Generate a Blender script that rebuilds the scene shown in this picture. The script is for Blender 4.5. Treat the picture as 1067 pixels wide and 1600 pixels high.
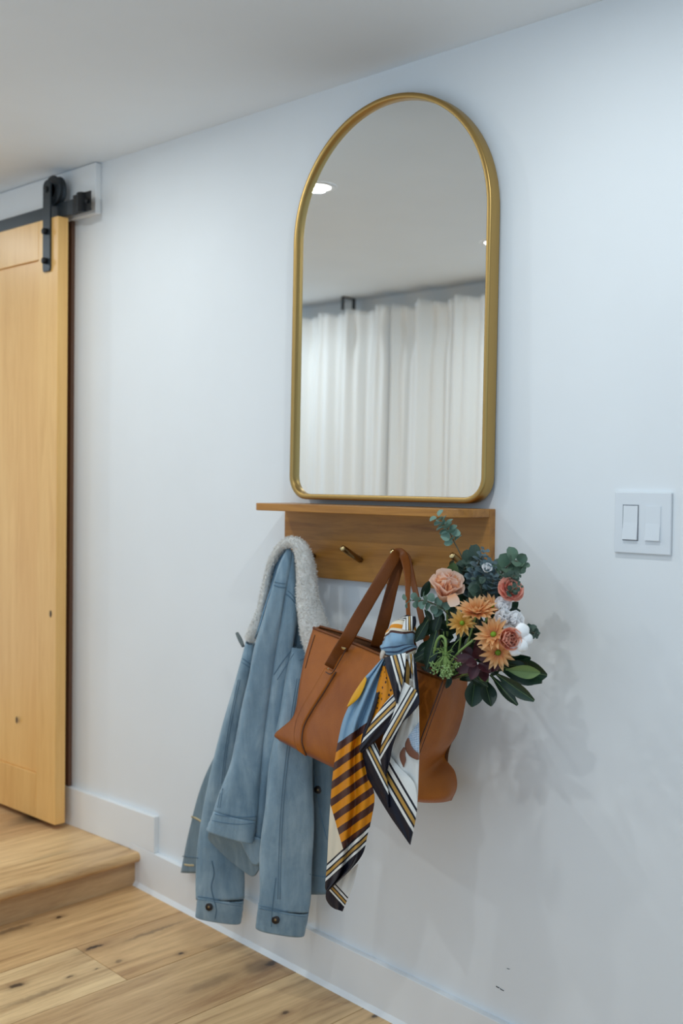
import bpy, bmesh, math, random
import numpy as np
from mathutils import Matrix, Vector
random.seed(7); rng = np.random.default_rng(7)
S = bpy.context.scene
COL = S.collection
for o in list(bpy.data.objects): bpy.data.objects.remove(o)

# ------------------------------------------------------------------ camera, world, exposure
# world axes: the hanging wall is the plane y = 0, the room lies at y < 0, x runs right along the wall, z up
F_, YAW, PIT, ROLL, CD, CH = 1751.52, 0.759165, -0.026010, 0.012251, 1.90166, 1.12909
Fw = np.array([-math.sin(YAW)*math.cos(PIT), math.cos(YAW)*math.cos(PIT), math.sin(PIT)])
_R = np.array([math.cos(YAW), math.sin(YAW), 0.0]); _U = np.cross(_R, Fw)
RT = _R*math.cos(ROLL) + _U*math.sin(ROLL); UP = -_R*math.sin(ROLL) + _U*math.cos(ROLL)
CAM = np.array([0, -CD, CH])
cd = bpy.data.cameras.new('camera'); cam = bpy.data.objects.new('camera', cd); COL.objects.link(cam)
cd.sensor_width = 36; cd.sensor_fit = 'AUTO'; cd.lens = 36*F_/1600; cd.clip_start = 0.02
M = Matrix.Identity(4)
for i in range(3):
    M[i][0] = RT[i]; M[i][1] = UP[i]; M[i][2] = -Fw[i]; M[i][3] = CAM[i]
cam.matrix_world = M
cd.dof.use_dof = True; cd.dof.focus_distance = 2.22; cd.dof.aperture_fstop = 3.2
S.camera = cam
S.view_settings.view_transform = 'Standard'; S.view_settings.look = 'None'
S.view_settings.exposure = -0.36; S.view_settings.gamma = 1.0; S.view_settings.use_curve_mapping = False
try:
    S.cycles.use_denoising = True
    S.cycles.max_bounces = 10; S.cycles.diffuse_bounces = 5; S.cycles.glossy_bounces = 4
    S.cycles.caustics_reflective = False; S.cycles.caustics_refractive = False
except Exception: pass
wd = bpy.data.worlds.new('world'); S.world = wd; wd.use_nodes = True
wd.node_tree.nodes['Background'].inputs[0].default_value = (0.57, 0.78, 1.0, 1)
wd.node_tree.nodes['Background'].inputs[1].default_value = 1.25
LAMP_W = 5.7            # watts of each recessed downlight
LAMP_COL = (0.87, 0.955, 0.98)
CEIL = 2.054
LAMPS = [(-2.465, -0.615), (-2.465, -1.555), (-1.0, -0.615), (-1.0, -1.555), (-3.93, -0.615), (-3.93, -1.555)]

# ------------------------------------------------------------------ measuring helpers
def W(px, py, d=0.0):
    """the point at distance d in front of the hanging wall that the photograph shows at pixel (px,py)"""
    r = Fw + RT*(px-533.5)/F_ - UP*(py-800)/F_
    return CAM + r*(CD-d)/r[1]
def depth(p): return float((p-CAM) @ Fw)
def floor_z(x): return -0.0622*(x+2.8)

# ------------------------------------------------------------------ object helpers
WM = {}
def _link(o, parent, mw):
    COL.objects.link(o)
    WM[o] = mw
    if parent is not None:
        o.parent = parent
        o.matrix_basis = WM[parent].inverted() @ mw
    else:
        o.matrix_basis = mw
    return o
def thing(name, loc, label, cat, group=None):
    o = bpy.data.objects.new(name, None); o.empty_display_size = 0.05
    _link(o, None, Matrix.Translation(Vector(loc)))
    o['label'] = label; o['category'] = cat
    if group: o['group'] = group
    return o
def tag(o, label=None, cat=None, group=None, kind=None):
    if label: o['label'] = label
    if cat: o['category'] = cat
    if group: o['group'] = group
    if kind: o['kind'] = kind
    return o
def mesh_of(name, verts, faces, mat, smooth=True):
    me = bpy.data.meshes.new(name)
    me.from_pydata([tuple(map(float, v)) for v in verts], [], [tuple(f) for f in faces])
    if smooth: me.polygons.foreach_set('use_smooth', [True]*len(me.polygons))
    for m in (mat if isinstance(mat, (list, tuple)) else [mat]): me.materials.append(m)
    me.update()
    return me
def obj(name, verts, faces, mat, parent=None, smooth=True, solid=0, bevel=0, subsurf=0, attrs=None, offset=0.0):
    """world-space vertices become a mesh object whose origin is its parent's origin (or its own middle)"""
    v = np.asarray(verts, float)
    org = np.array(WM[parent].translation) if parent is not None else np.array([(v[:,0].min()+v[:,0].max())/2, (v[:,1].min()+v[:,1].max())/2, v[:,2].min()])
    me = mesh_of(name, v-org, faces, mat, smooth)
    if attrs:
        for k, a in attrs.items():
            at = me.attributes.new(k, 'FLOAT', 'POINT'); at.data.foreach_set('value', np.asarray(a, np.float32).ravel())
    o = bpy.data.objects.new(name, me)
    _link(o, parent, Matrix.Translation(Vector(org)))
    if bevel:
        b = o.modifiers.new('bevel', 'BEVEL'); b.width = bevel; b.segments = 2; b.limit_method = 'ANGLE'; b.angle_limit = math.radians(40)
    if solid:
        m = o.modifiers.new('solid', 'SOLIDIFY'); m.thickness = solid; m.offset = offset
    if subsurf:
        m = o.modifiers.new('sub', 'SUBSURF'); m.levels = subsurf; m.render_levels = subsurf
    return o
def inst(name, me, parent, mw):
    o = bpy.data.objects.new(name, me); return _link(o, parent, mw)
BOXF = [(0,3,2,1),(4,5,6,7),(0,1,5,4),(1,2,6,5),(2,3,7,6),(3,0,4,7)]
def boxv(x0,x1,y0,y1,z0,z1):
    return [(x0,y0,z0),(x1,y0,z0),(x1,y1,z0),(x0,y1,z0),(x0,y0,z1),(x1,y0,z1),(x1,y1,z1),(x0,y1,z1)]
def box(name, b, mat, parent=None, bevel=0.0):
    return obj(name, boxv(*b), BOXF, mat, parent, smooth=False, bevel=bevel)
def join(parts):
    V=[];Fa=[]
    for v,f in parts:
        n=len(V); V.extend([tuple(q) for q in v]); Fa.extend([tuple(i+n for i in g) for g in f])
    return V,Fa
def gridf(nu, nv, wrap=False):
    f=[]
    for j in range(nv-1):
        for i in range(nu-1 if not wrap else nu):
            i2=(i+1)%nu
            f.append((j*nu+i, j*nu+i2, (j+1)*nu+i2, (j+1)*nu+i))
    return f
def cr(P, n):
    """Catmull-Rom through the rows of P (k,...) to n samples"""
    P=np.asarray(P,float); k=len(P)
    if k==1: return np.repeat(P,n,0)
    E=np.concatenate([(2*P[0]-P[1])[None],P,(2*P[-1]-P[-2])[None]])
    t=np.linspace(0,k-1,n); i=np.minimum(t.astype(int),k-2); u=t-i
    u=u.reshape((-1,)+(1,)*(P.ndim-1))
    a,b,c,d=E[i],E[i+1],E[i+2],E[i+3]
    return .5*((2*b)+(c-a)*u+(2*a-5*b+4*c-d)*u*u+(3*b-a-3*c+d)*u**3)
def tube(path, hw, th=None, n=40, m=16, power=1.0, fold=None, arc=None, cap=True, world=False, flat=False):
    """a rounded tube along a path of (px,py,d); hw = half width in pixels, th = half thickness in metres"""
    k=len(path)
    P=cr(path,n)
    pts=np.array([W(*q) for q in P]) if not world else P
    hwv=cr(np.array(hw,float).reshape(-1),n) if np.ndim(hw) else np.full(n,float(hw))
    thv=None if th is None else (cr(np.array(th,float).reshape(-1),n) if np.ndim(th) else np.full(n,float(th)))
    T=np.gradient(pts,axis=0); T/=np.linalg.norm(T,axis=1)[:,None]+1e-12
    V=[]; n_arc = m if arc is None else m+1
    for j in range(n):
        a=np.cross(T[j],Fw); la=np.linalg.norm(a)
        a=a/la if la>.05 else RT
        b=np.cross(a,T[j]); b/=np.linalg.norm(b)
        if b@Fw>0: b=-b
        h=hwv[j]*(depth(pts[j])/F_ if not world else 1.0)
        if flat:
            a=W(P[j][0]+hwv[j],P[j][1],P[j][2])-pts[j]; h=np.linalg.norm(a); a=a/h; b=np.array([0,-1.,0])
        t=h if thv is None else thv[j]
        for i in range(n_arc):
            ang=2*math.pi*i/m if arc is None else math.radians(arc[0]+(arc[1]-arc[0])*i/m)
            c,s=math.cos(ang),math.sin(ang)
            if power!=1.0:
                c=math.copysign(abs(c)**power,c); s=math.copysign(abs(s)**power,s)
            r=1.0 if fold is None else fold(ang,j/(n-1))
            V.append(pts[j]+a*h*c*r+b*t*s*r)
    f=gridf(n_arc,n,wrap=arc is None)
    if cap and arc is None:
        f.append(tuple(range(m))[::-1]); f.append(tuple(range((n-1)*m,n*m)))
    return V,f
def sheet(rows, nu, nv, disp=None):
    """rows of (px,py,d) control points -> smooth grid in the world; also returns the pixel grid used as print coordinates"""
    A=np.array(rows,float)
    B=cr(A,nv)                      # nv,k,3
    B=np.swapaxes(cr(np.swapaxes(B,0,1),nu),0,1)   # nv,nu,3
    if disp is not None:
        u,v=np.meshgrid(np.linspace(0,1,nu),np.linspace(0,1,nv))
        B=B.copy(); B[...,2]+=disp(u,v)
    V=np.array([W(*q) for q in B.reshape(-1,3)])
    return V,gridf(nu,nv),B.reshape(-1,3)
def rod(p0,p1,r,n=14,r2=None):
    p0=np.array(p0,float);p1=np.array(p1,float);ax=p1-p0;L=np.linalg.norm(ax);ax/=L
    h=np.array([0,0,1.]) if abs(ax[2])<.9 else np.array([1.,0,0])
    a=np.cross(ax,h);a/=np.linalg.norm(a);b=np.cross(ax,a)
    r2=r if r2 is None else r2
    c=min(r,r2,L/2)*.25
    V=[]
    for pos,rr in ((0,r-c),(c,r),(L-c,r2),(L,r2-c)):
        for i in range(n):
            t=2*math.pi*i/n; V.append(p0+ax*pos+(a*math.cos(t)+b*math.sin(t))*rr)
    return V,gridf(n,4,True)+[tuple(range(n))[::-1],tuple(range(3*n,4*n))]

# ------------------------------------------------------------------ materials
def srgb(r,g,b):
    f=lambda c:(c/255/12.92) if c/255<=.04045 else ((c/255+.055)/1.055)**2.4
    return (f(r),f(g),f(b),1)
class Mat:
    def __init__(s,name,col=(200,200,200),rough=.6,metal=0.0,spec=.5):
        s.m=bpy.data.materials.new(name); s.m.use_nodes=True; s.t=s.m.node_tree; s.n=s.t.nodes; s.l=s.t.links
        s.b=s.n['Principled BSDF']; s.b.inputs['Base Color'].default_value=srgb(*col)
        s.b.inputs['Roughness'].default_value=rough; s.b.inputs['Metallic'].default_value=metal
        s.b.inputs['Specular IOR Level'].default_value=spec
    def node(s,t,**kw):
        x=s.n.new(t)
        for k,v in kw.items():
            if k.startswith('i_'):
                x.inputs[k[2:].replace('_',' ')].default_value=v
            else: setattr(x,k,v)
        return x
    def link(s,a,b): s.l.new(a,b)
    def coord(s,scale=(1,1,1),rand=False,out='Object'):
        tc=s.node('ShaderNodeTexCoord'); mp=s.node('ShaderNodeMapping'); mp.inputs['Scale'].default_value=scale
        src=tc.outputs[out]
        if rand:
            oi=s.node('ShaderNodeObjectInfo'); mu=s.node('ShaderNodeVectorMath',operation='SCALE'); mu.inputs[0].default_value=(37,53,71)
            s.link(oi.outputs['Random'],mu.inputs['Scale']); ad=s.node('ShaderNodeVectorMath',operation='ADD')
            s.link(src,ad.inputs[0]); s.link(mu.outputs[0],ad.inputs[1]); src=ad.outputs[0]
        s.link(src,mp.inputs['Vector']); return mp.outputs[0]
    def noise(s,vec,scale,detail=4,rough=.55,dist=0.0):
        x=s.node('ShaderNodeTexNoise'); x.inputs['Scale'].default_value=scale; x.inputs['Detail'].default_value=detail
        x.inputs['Roughness'].default_value=rough; x.inputs['Distortion'].default_value=dist
        s.link(vec,x.inputs['Vector']); return x.outputs['Fac']
    def ramp(s,fac,stops,interp='LINEAR'):
        x=s.node('ShaderNodeValToRGB'); e=x.color_ramp; e.interpolation=interp
        while len(e.elements)<len(stops): e.elements.new(0.5)
        for el,(p,c) in zip(e.elements,stops):
            el.position=p; el.color=srgb(*c)
        s.link(fac,x.inputs[0]); return x.outputs[0]
    def mix(s,a,b,fac,mode='MIX'):
        x=s.node('ShaderNodeMix',data_type='RGBA',blend_type=mode)
        for sock,v in ((x.inputs[6],a),(x.inputs[7],b),(x.inputs[0],fac)):
            if hasattr(v,'is_linked'): s.link(v,sock)
            elif isinstance(v,(int,float)): sock.default_value=v
            else: sock.default_value=srgb(*v)
        return x.outputs[2]
    def math(s,op,a,b=None,c=None):
        x=s.node('ShaderNodeMath',operation=op)
        for i,v in enumerate((a,b,c)):
            if v is None: continue
            if hasattr(v,'is_linked'): s.link(v,x.inputs[i])
            else: x.inputs[i].default_value=v
        return x.outputs[0]
    def attr(s,name): return s.node('ShaderNodeAttribute',attribute_name=name).outputs['Fac']
    def color(s,sock): s.link(sock,s.b.inputs['Base Color']); return s
    def bump(s,h,strength=.3,dist=.002):
        x=s.node('ShaderNodeBump'); x.inputs['Strength'].default_value=strength; x.inputs['Distance'].default_value=dist
        s.link(h,x.inputs['Height']); s.link(x.outputs[0],s.b.inputs['Normal']); return s
def paint(name,c,rough=.55,bump=.05):
    k=Mat(name,c,rough); v=k.coord(); nz=k.noise(v,3,3)
    k.color(k.mix(c,tuple(int(q*.965) for q in c),nz)); k.bump(k.noise(v,260,3),bump,.001); return k.m
def wood(name,light,dark,axis='y',rough=.45,knots=True,strength=1.0,tint=True,scale=1.0,spots=None):
    k=Mat(name,light,rough)
    ax={'x':(1.0,14,14),'y':(14,1.0,14),'z':(14,14,1.0)}[axis]
    v=k.coord(tuple(q*scale for q in ax),rand=True)
    n1=k.noise(v,1.3,6,.62,1.2); n2=k.noise(v,6.0,5,.7,.6)
    fac=k.math('ADD',k.math('MULTIPLY',n1,.65),k.math('MULTIPLY',n2,.35))
    base=k.ramp(fac,[(.33,dark),(.47,tuple((np.array(light)*.6+np.array(dark)*.4).astype(int))),(.64,light)])
    v2=k.coord(tuple(q*scale*.35 for q in ax),rand=True)
    big=k.noise(v2,1.1,3,.5,.8)
    base=k.mix(base,dark,k.math('MULTIPLY',k.ramp_fac(big,.55,.75),.55*strength))
    if knots:
        kk={'x':(1.7,4.6,4.6),'y':(4.6,1.7,4.6),'z':(4.6,4.6,1.7)}[axis]
        v3=k.coord(tuple(q*scale for q in kk),rand=True)
        vd=k.node('ShaderNodeVectorMath',operation='ADD')
        nz=k.node('ShaderNodeTexNoise'); nz.inputs['Scale'].default_value=3.0; k.link(v3,nz.inputs['Vector'])
        sc=k.node('ShaderNodeVectorMath',operation='SCALE'); k.link(nz.outputs['Color'],sc.inputs[0]); sc.inputs['Scale'].default_value=.22
        k.link(v3,vd.inputs[0]); k.link(sc.outputs[0],vd.inputs[1])
        vo=k.node('ShaderNodeTexVoronoi'); vo.inputs['Scale'].default_value=1.0; k.link(vd.outputs[0],vo.inputs['Vector'])
        kn=k.ramp_fac(vo.outputs['Distance'],.26,.06)
        base=k.mix(base,(62,44,30),k.math('MULTIPLY',kn,.85))
    if spots:
        v4=k.coord(); nz=k.node('ShaderNodeTexNoise'); nz.inputs['Scale'].default_value=55; k.link(v4,nz.inputs['Vector'])
        sc=k.node('ShaderNodeVectorMath',operation='SCALE'); sc.inputs['Scale'].default_value=.014; k.link(nz.outputs['Color'],sc.inputs[0])
        ad=k.node('ShaderNodeVectorMath',operation='ADD'); k.link(v4,ad.inputs[0]); k.link(sc.outputs[0],ad.inputs[1])
        for (cx,cy,sx,sy,st) in spots:
            mpn=k.node('ShaderNodeMapping'); mpn.vector_type='TEXTURE'; mpn.inputs['Location'].default_value=(cx+.007,cy+.007,0); mpn.inputs['Scale'].default_value=(sx,sy,1e3); k.link(ad.outputs[0],mpn.inputs['Vector'])
            ln=k.node('ShaderNodeVectorMath',operation='LENGTH'); k.link(mpn.outputs[0],ln.inputs[0])
            halo=k.math('POWER',k.ramp_fac(ln.outputs['Value'],3.4,.3),2.0); core=k.ramp_fac(ln.outputs['Value'],1.1,.6)
            base=k.mix(base,(104,72,46),k.math('MULTIPLY',halo,.75*st)); base=k.mix(base,(52,36,26),k.math('MULTIPLY',core,.9*st))
    if tint:
        oi=k.node('ShaderNodeObjectInfo'); base=k.mix(base,oi.outputs['Color'],1.0,'MULTIPLY')
    k.color(base); k.bump(n2,.12,.001)
    return k.m
def ramp_fac(s,fac,a,b):
    x=s.node('ShaderNodeMapRange'); x.inputs['From Min'].default_value=a; x.inputs['From Max'].default_value=b
    s.link(fac,x.inputs['Value']); return x.outputs[0]
Mat.ramp_fac=ramp_fac
def thin(s,col,w):
    tr=s.node('ShaderNodeBsdfTranslucent'); s.link(col,tr.inputs['Color']); mx=s.node('ShaderNodeMixShader'); mx.inputs[0].default_value=w
    s.link(s.b.outputs[0],mx.inputs[1]); s.link(tr.outputs[0],mx.inputs[2]); s.link(mx.outputs[0],s.n['Material Output'].inputs['Surface'])
Mat.thin=thin

M_wall=paint('wall_paint',(238,240,241),.6,.08)
M_ceil=paint('ceiling_paint',(241,246,250),.8,.05)
M_trim=paint('trim_paint',(242,243,243),.35,.02)
def on_floor(px,py):
    r=Fw+RT*(px-533.5)/F_-UP*(py-800)/F_; t=0
    for _ in range(8): t=(floor_z((CAM+r*t)[0])-CH)/r[2]
    return CAM+r*t
KN=[]
for px,py,sx,sy,st in ((93,1433,.006,.010,1),(147,1480,.006,.030,1),(26,1540,.009,.018,1),(108,1526,.004,.010,.8),(150,1514,.003,.006,.8),(283,1490,.006,.009,1),(185,1502,.008,.010,.45),(424,1505,.010,.022,1),(405,1510,.03,.05,.35),(585,1588,.006,.01,.9),(445,1583,.006,.012,.8),(20,1452,.012,.06,.5),(330,1535,.02,.08,.3),(60,1555,.010,.09,.35),(240,1455,.008,.09,.4)):
    q=on_floor(px,py)-np.array([(-4.9+2.4)/2,-2.16/2,-.6]); KN.append((q[0],q[1],sx,sy,st))
M_floor=wood('oak_planks',(236,200,150),(168,128,88),'y',.42,knots=False,spots=KN)
M_floor2=wood('oak_landing',(236,200,150),(172,132,90),'y',.42)
M_door=wood('clear_maple',(244,196,122),(226,170,96),'z',.36,knots=False,strength=.5)
M_knot=Mat('knot',(58,36,22),.6).m
M_teak=wood('oiled_hardwood',(190,132,58),(134,84,32),'x',.38,knots=False,tint=False,scale=1.3)
M_iron=Mat('black_iron',(44,52,58),.42,.35).m
M_bolt=Mat('black_bolt',(24,27,30),.4,.4).m
def metal(name,c,rough):
    k=Mat(name,c,rough,1.0); v=k.coord((1,1,1)); k.bump(k.noise(v,120,2),.02,.0005); return k.m
M_gold=metal('brushed_gold',(178,146,90),.38)
M_brass=metal('aged_brass',(140,116,78),.3)
M_tip=metal('brass_tip',(196,176,130),.25)
M_glass=Mat('mirror_silver',(240,243,243),.005,1.0).m
M_back=Mat('mirror_backing',(30,30,30),.7).m
M_plastic=Mat('white_plastic',(226,229,232),.35).m
M_gap=Mat('switch_gap',(120,124,130),.6).m

# ================================================================== THE SETTING
def struct(o): o['kind']='structure'; return o
XR, XL, YF = 2.4, -4.9, -2.16
wb=struct(box('wall_back',(XL-.1,XR,0,.12,-.5,CEIL+.1),M_wall))
struct(box('wall_front',(XL-.1,-2.25,YF-.12,YF,-.5,CEIL+.1),M_wall))   # ends at x = -2.25, cut short to add bluish world fill light from behind the camera
struct(box('wall_right',(XR,XR+.12,YF,0,-.8,CEIL),M_wall))
struct(box('ceiling',(XL-.1,XR,YF,0,CEIL,CEIL+.1),M_ceil))
# small scuffs on the wall
for (px,py,px2,py2,h) in ((775,1541,780,1543.5,.8),(781,1544.5,787,1548,.7),(792,1513,796,1514,.5)):
    V,f=tube([(px,py,0.0006),((px+px2)/2,(py+py2)/2+.4,.0008),(px2,py2,.0006)],h,.0005,n=6,m=6)
    obj('scuff_mark',V,f,Mat('scuff',(70,74,80),.8).m,wb)

# the lower floor falls gently to the right; every plank is its own piece
fl=struct(obj('floor',[(XL,YF,-.6),(XR,YF,-.6),(XR,0,-.6),(XL,0,-.6),(-2.62,YF,floor_z(-2.62)-.014),(XR,YF,floor_z(XR)-.014),(XR,0,floor_z(XR)-.014),(-2.62,0,floor_z(-2.62)-.014)],BOXF,Mat('subfloor',(60,45,32),.8).m,smooth=False))
seams=[-2.5775,-2.356,-2.142,-1.916]
while seams[-1]<XR-.05: seams.append(min(seams[-1]+.222,XR))
tints=[(.97,.93,.88),(1.12,1.12,1.08),(.90,.86,.82),(1.0,.97,.93),(.84,.80,.78)]
joint={1:[-.354,-1.55],0:[-1.3],2:[-1.2],3:[-.9]}
for i in range(len(seams)-1):
    js=joint.get(i,[-(.35+.6*((i*37)%10)/10),-1.7]); ys=[0]+js+[YF]
    for j in range(len(ys)-1):
        a,b=seams[i]+.0008,seams[i+1]-.0008; y1,y0=ys[j]-.0008,ys[j+1]+.0008
        v=[]
        for dz in (-.012,0.0):
            v+= [(a,y0,floor_z(a)+dz),(b,y0,floor_z(b)+dz),(b,y1,floor_z(b)+dz),(a,y1,floor_z(a)+dz)]
        p=obj('plank',v,BOXF,M_floor,fl,smooth=False,bevel=.0012)
        t=tints[(i*2+j*3)%5]
        if (i,j)==(1,1): t=(1.13,1.16,1.16)
        if (i,j)==(1,0): t=(1.02,.95,.86)
        if (i,j)==(0,0): t=(.98,.90,.80)
        if (i,j)==(2,0): t=(.92,.88,.84)
        if (i,j)==(3,0): t=(.98,.97,.94)
        p.color=(*t,1)
# the landing one step up on the left
LZ=.083; NX=-2.552
ld=struct(box('step_landing',(XL,-2.60,YF,-.001,-.4,LZ-.014),Mat('landing_core',(60,45,32),.8).m))
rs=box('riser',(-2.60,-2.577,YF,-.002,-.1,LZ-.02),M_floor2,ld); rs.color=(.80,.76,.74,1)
n=9; prof=[(-2.70,LZ),(NX-.014,LZ)]+[(NX-.014+.014*math.sin(math.pi*i/n),LZ-.014+.014*math.cos(math.pi*i/n)) for i in range(1,n+1)]+[(-2.70,LZ-.028)]
V=[(x,YF,z) for x,z in prof]+[(x,-.016,z) for x,z in prof]; k=len(prof)
ns=obj('nosing',V,[tuple(range(k)),tuple(range(k,2*k))[::-1]]+[(i,i+k,(i+1)%k+k,(i+1)%k) for i in range(k)],M_floor2,ld,smooth=False); ns.color=(1.0,.97,.9,1)
x=-2.70; i=0
while x>XL+.05:
    x2=max(x-.222,XL); ys=[-.001,-(.5+.9*((i*29)%7)/7),YF]
    for j in range(2):
        p=box('plank',(x2+.0008,x-.0008,ys[j+1]+.0008,ys[j]-.0008,LZ-.012,LZ),M_floor2,ld,bevel=.0012); p.color=(*tints[(i+j*2+1)%5],1)
    x=x2; i+=1

# baseboard: upper run, the drop beside the step, the lower run following the floor
BB=.114; T=.016
xd=-2.49
def bb(name,pts,parent=None):
    # pts: polygon in x,z ; extruded to T with a shared front face
    V=[(x,-T,z) for x,z in pts]+[(x,0,z) for x,z in pts]; k=len(pts)
    return obj(name,V,[tuple(range(k)),tuple(range(k,2*k))[::-1]]+[(i,i+k,(i+1)%k+k,(i+1)%k) for i in range(k)],M_trim,parent,smooth=False,bevel=.0015)
b0=struct(bb('baseboard_back',[(-2.60,floor_z(-2.60)),(XR,floor_z(XR)),(XR,floor_z(XR)+BB),(xd,floor_z(xd)+BB),(-2.60,floor_z(-2.6)+BB)]))
bb('upper_run',[(XL,LZ),(-2.6,LZ),(-2.6,floor_z(-2.6)+BB+.0002),(xd,floor_z(xd)+BB+.0002),(xd,LZ+BB),(XL,LZ+BB)],b0)
V=[];k=0
sh=obj('shoe_mould',[(-2.577,-T-.008,floor_z(-2.577)),(XR,-T-.008,floor_z(XR)),(XR,-T,floor_z(XR)+.012),(-2.577,-T,floor_z(-2.577)+.012),(-2.577,-T,floor_z(-2.577)),(XR,-T,floor_z(XR))],[(0,1,2,3),(0,3,4),(1,5,2),(0,4,5,1),(3,2,5,4)],M_trim,b0,smooth=False)
# board on the wall that carries the door track
struct(box('trim_1',(XL,-2.786,-.021,-.0005,1.905,CEIL-.002),M_trim,bevel=.002))

struct(box('wall_strip',(-2.99,-2.922,-.012,-.0005,LZ+.001,1.9045),Mat('strip_brown',(112,80,62),.6).m))  # narrow dark brown strip on the wall along the door edge
# ================================================================== LIGHTS
M_lens=Mat('lit_lens',(255,255,255),.5); M_lens.b.inputs['Emission Color'].default_value=(1,.97,.93,1); M_lens.b.inputs['Emission Strength'].default_value=14
for (lx,ly) in LAMPS:
    lbl={0:'recessed ceiling downlight reflected near the upper left rim of the mirror',1:'recessed ceiling downlight whose glint shows at the right rim of the mirror'}.get(LAMPS.index((lx,ly)),'round white recessed ceiling downlight that the mirror does not show')
    t=thing('recessed_light',(lx,ly,CEIL),lbl,'ceiling light','recessed ceiling lights')
    n=32;V=[]
    for r,z in ((.062,CEIL-.0005),(.06,CEIL-.004),(.044,CEIL-.005),(.042,CEIL-.002)):
        for i in range(n): V.append((lx+r*math.cos(2*math.pi*i/n),ly+r*math.sin(2*math.pi*i/n),z))
    obj('trim_ring',V,gridf(n,4,True),M_trim,t)
    V=[(lx+.0425*math.cos(2*math.pi*i/n),ly+.0425*math.sin(2*math.pi*i/n),CEIL-.0022) for i in range(n)]
    obj('lens',V,[tuple(range(n))],M_lens.m,t)
    L=bpy.data.lights.new('downlight','AREA'); L.shape='DISK'; L.size=.05; L.energy=LAMP_W; L.color=LAMP_COL
    lo=bpy.data.objects.new('downlight',L); _link(lo,t,Matrix.Translation((lx,ly,CEIL-.012)))

# ================================================================== BARN DOOR
DX,D0,D1,DZ0,DZ1=-2.889,-.080,-.045,.100,1.902
t=thing('barn_door',(-3.34,-.0625,DZ0),'blond clear wood sliding barn door with framed panel at the left','door')
SW=.105; DL=-3.80
def dbox(nm,b,c=(1,1,1)):
    o=box(nm,b,M_door,t,bevel=.0012); o.color=(*c,1); return o
dbox('stile',(DX-SW,DX,D0,D1,DZ0,DZ1))
dbox('stile',(DL,DL+SW,D0,D1,DZ0,DZ1))
dbox('cross_rail',(DL+SW+.0006,DX-SW-.0006,D0,D1,DZ1-.115,DZ1),(1.0,.99,.98))
dbox('cross_rail',(DL+SW+.0006,DX-SW-.0006,D0,D1,DZ0,DZ0+.135),(.98,.97,.95))
dbox('panel',(DL+SW+.0006,DX-SW-.0006,D0+.007,D1,DZ0+.1356,DZ1-.1156),(1.01,1.0,1.0))
for px,py in ((79,959),(26,1125)):
    c=W(px,py,.0803); V=[c+np.array([0,-.0006,0])]+[c+np.array([.006*math.cos(a),0,.011*math.sin(a)]) for a in np.linspace(0,2*math.pi,13)[:-1]]
    obj('knot',V,[(0,i+1,(i+1)%12+1) for i in range(12)],M_knot,t)
# hanger strap with wheel
hx=float(W(72.5,350,.086)[0]); z1=float(W(72.5,424,.087)[2]); z2=float(W(72.5,281,.087)[2])
def slab(xc,hw,y0,y1,za,zb):
    pr=[(xc-hw,za+hw*.4),(xc-hw*.8,za),(xc+hw*.8,za),(xc+hw,za+hw*.4)]+[(xc+hw*math.cos(a),zb-hw+hw*math.sin(a)) for a in np.linspace(0,math.pi,12)]
    k=len(pr);V=[(x,y0,z) for x,z in pr]+[(x,y1,z) for x,z in pr]
    return V,[tuple(range(k)),tuple(range(k,2*k))[::-1]]+[(i,i+k,(i+1)%k+k,(i+1)%k) for i in range(k)]
V,f=slab(hx,.020,-.0865,-.0805,z1,z2); hg=obj('hanger',V,f,M_iron,t,smooth=False,bevel=.001)
RZ0,RZ1=1.9045,1.9475
WR=.045; wz=RZ1+WR-.006
n=28;V=[]
for y,r in ((-.070,.020),(-.070,WR-.012),(-.069,WR-.004),(-.068,WR),(-.065,WR),(-.062,WR-.006),(-.052,WR-.006),(-.049,WR),(-.046,WR),(-.045,WR-.004),(-.045,.012)):
    for i in range(n): V.append((hx+r*math.cos(2*math.pi*i/n),y,wz+r*math.sin(2*math.pi*i/n)))
obj('wheel',V,gridf(n,11,True)+[tuple(range(n)),tuple(range(10*n,11*n))],M_iron,hg)
for z in (float(W(72.5,361,.09)[2]),float(W(72.5,407,.09)[2]),wz):
    V,f=rod((hx,-.0865,z),(hx,-.0985 if z<1.95 else -.0905,z),.0095,12); obj('bolt',V,f,M_bolt,hg)
# track
t=thing('door_track',(-3.3,-.065,RZ0),'black steel flat track above the sliding barn door','door track')
box('bar',(-4.6,-2.80,-.060,-.054,RZ0,RZ1),M_iron,t,bevel=.001)
for x in (-3.05,-3.6,-4.1):
    V,f=rod((x,-.054,(RZ0+RZ1)/2),(x,-.0212,(RZ0+RZ1)/2),.011,14); obj('spacer',V,f,M_iron,t)
V,f=rod((-2.835,-.054,(RZ0+RZ1)/2),(-2.835,-.0212,(RZ0+RZ1)/2),.011,14); obj('spacer',V,f,M_iron,t)
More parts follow.
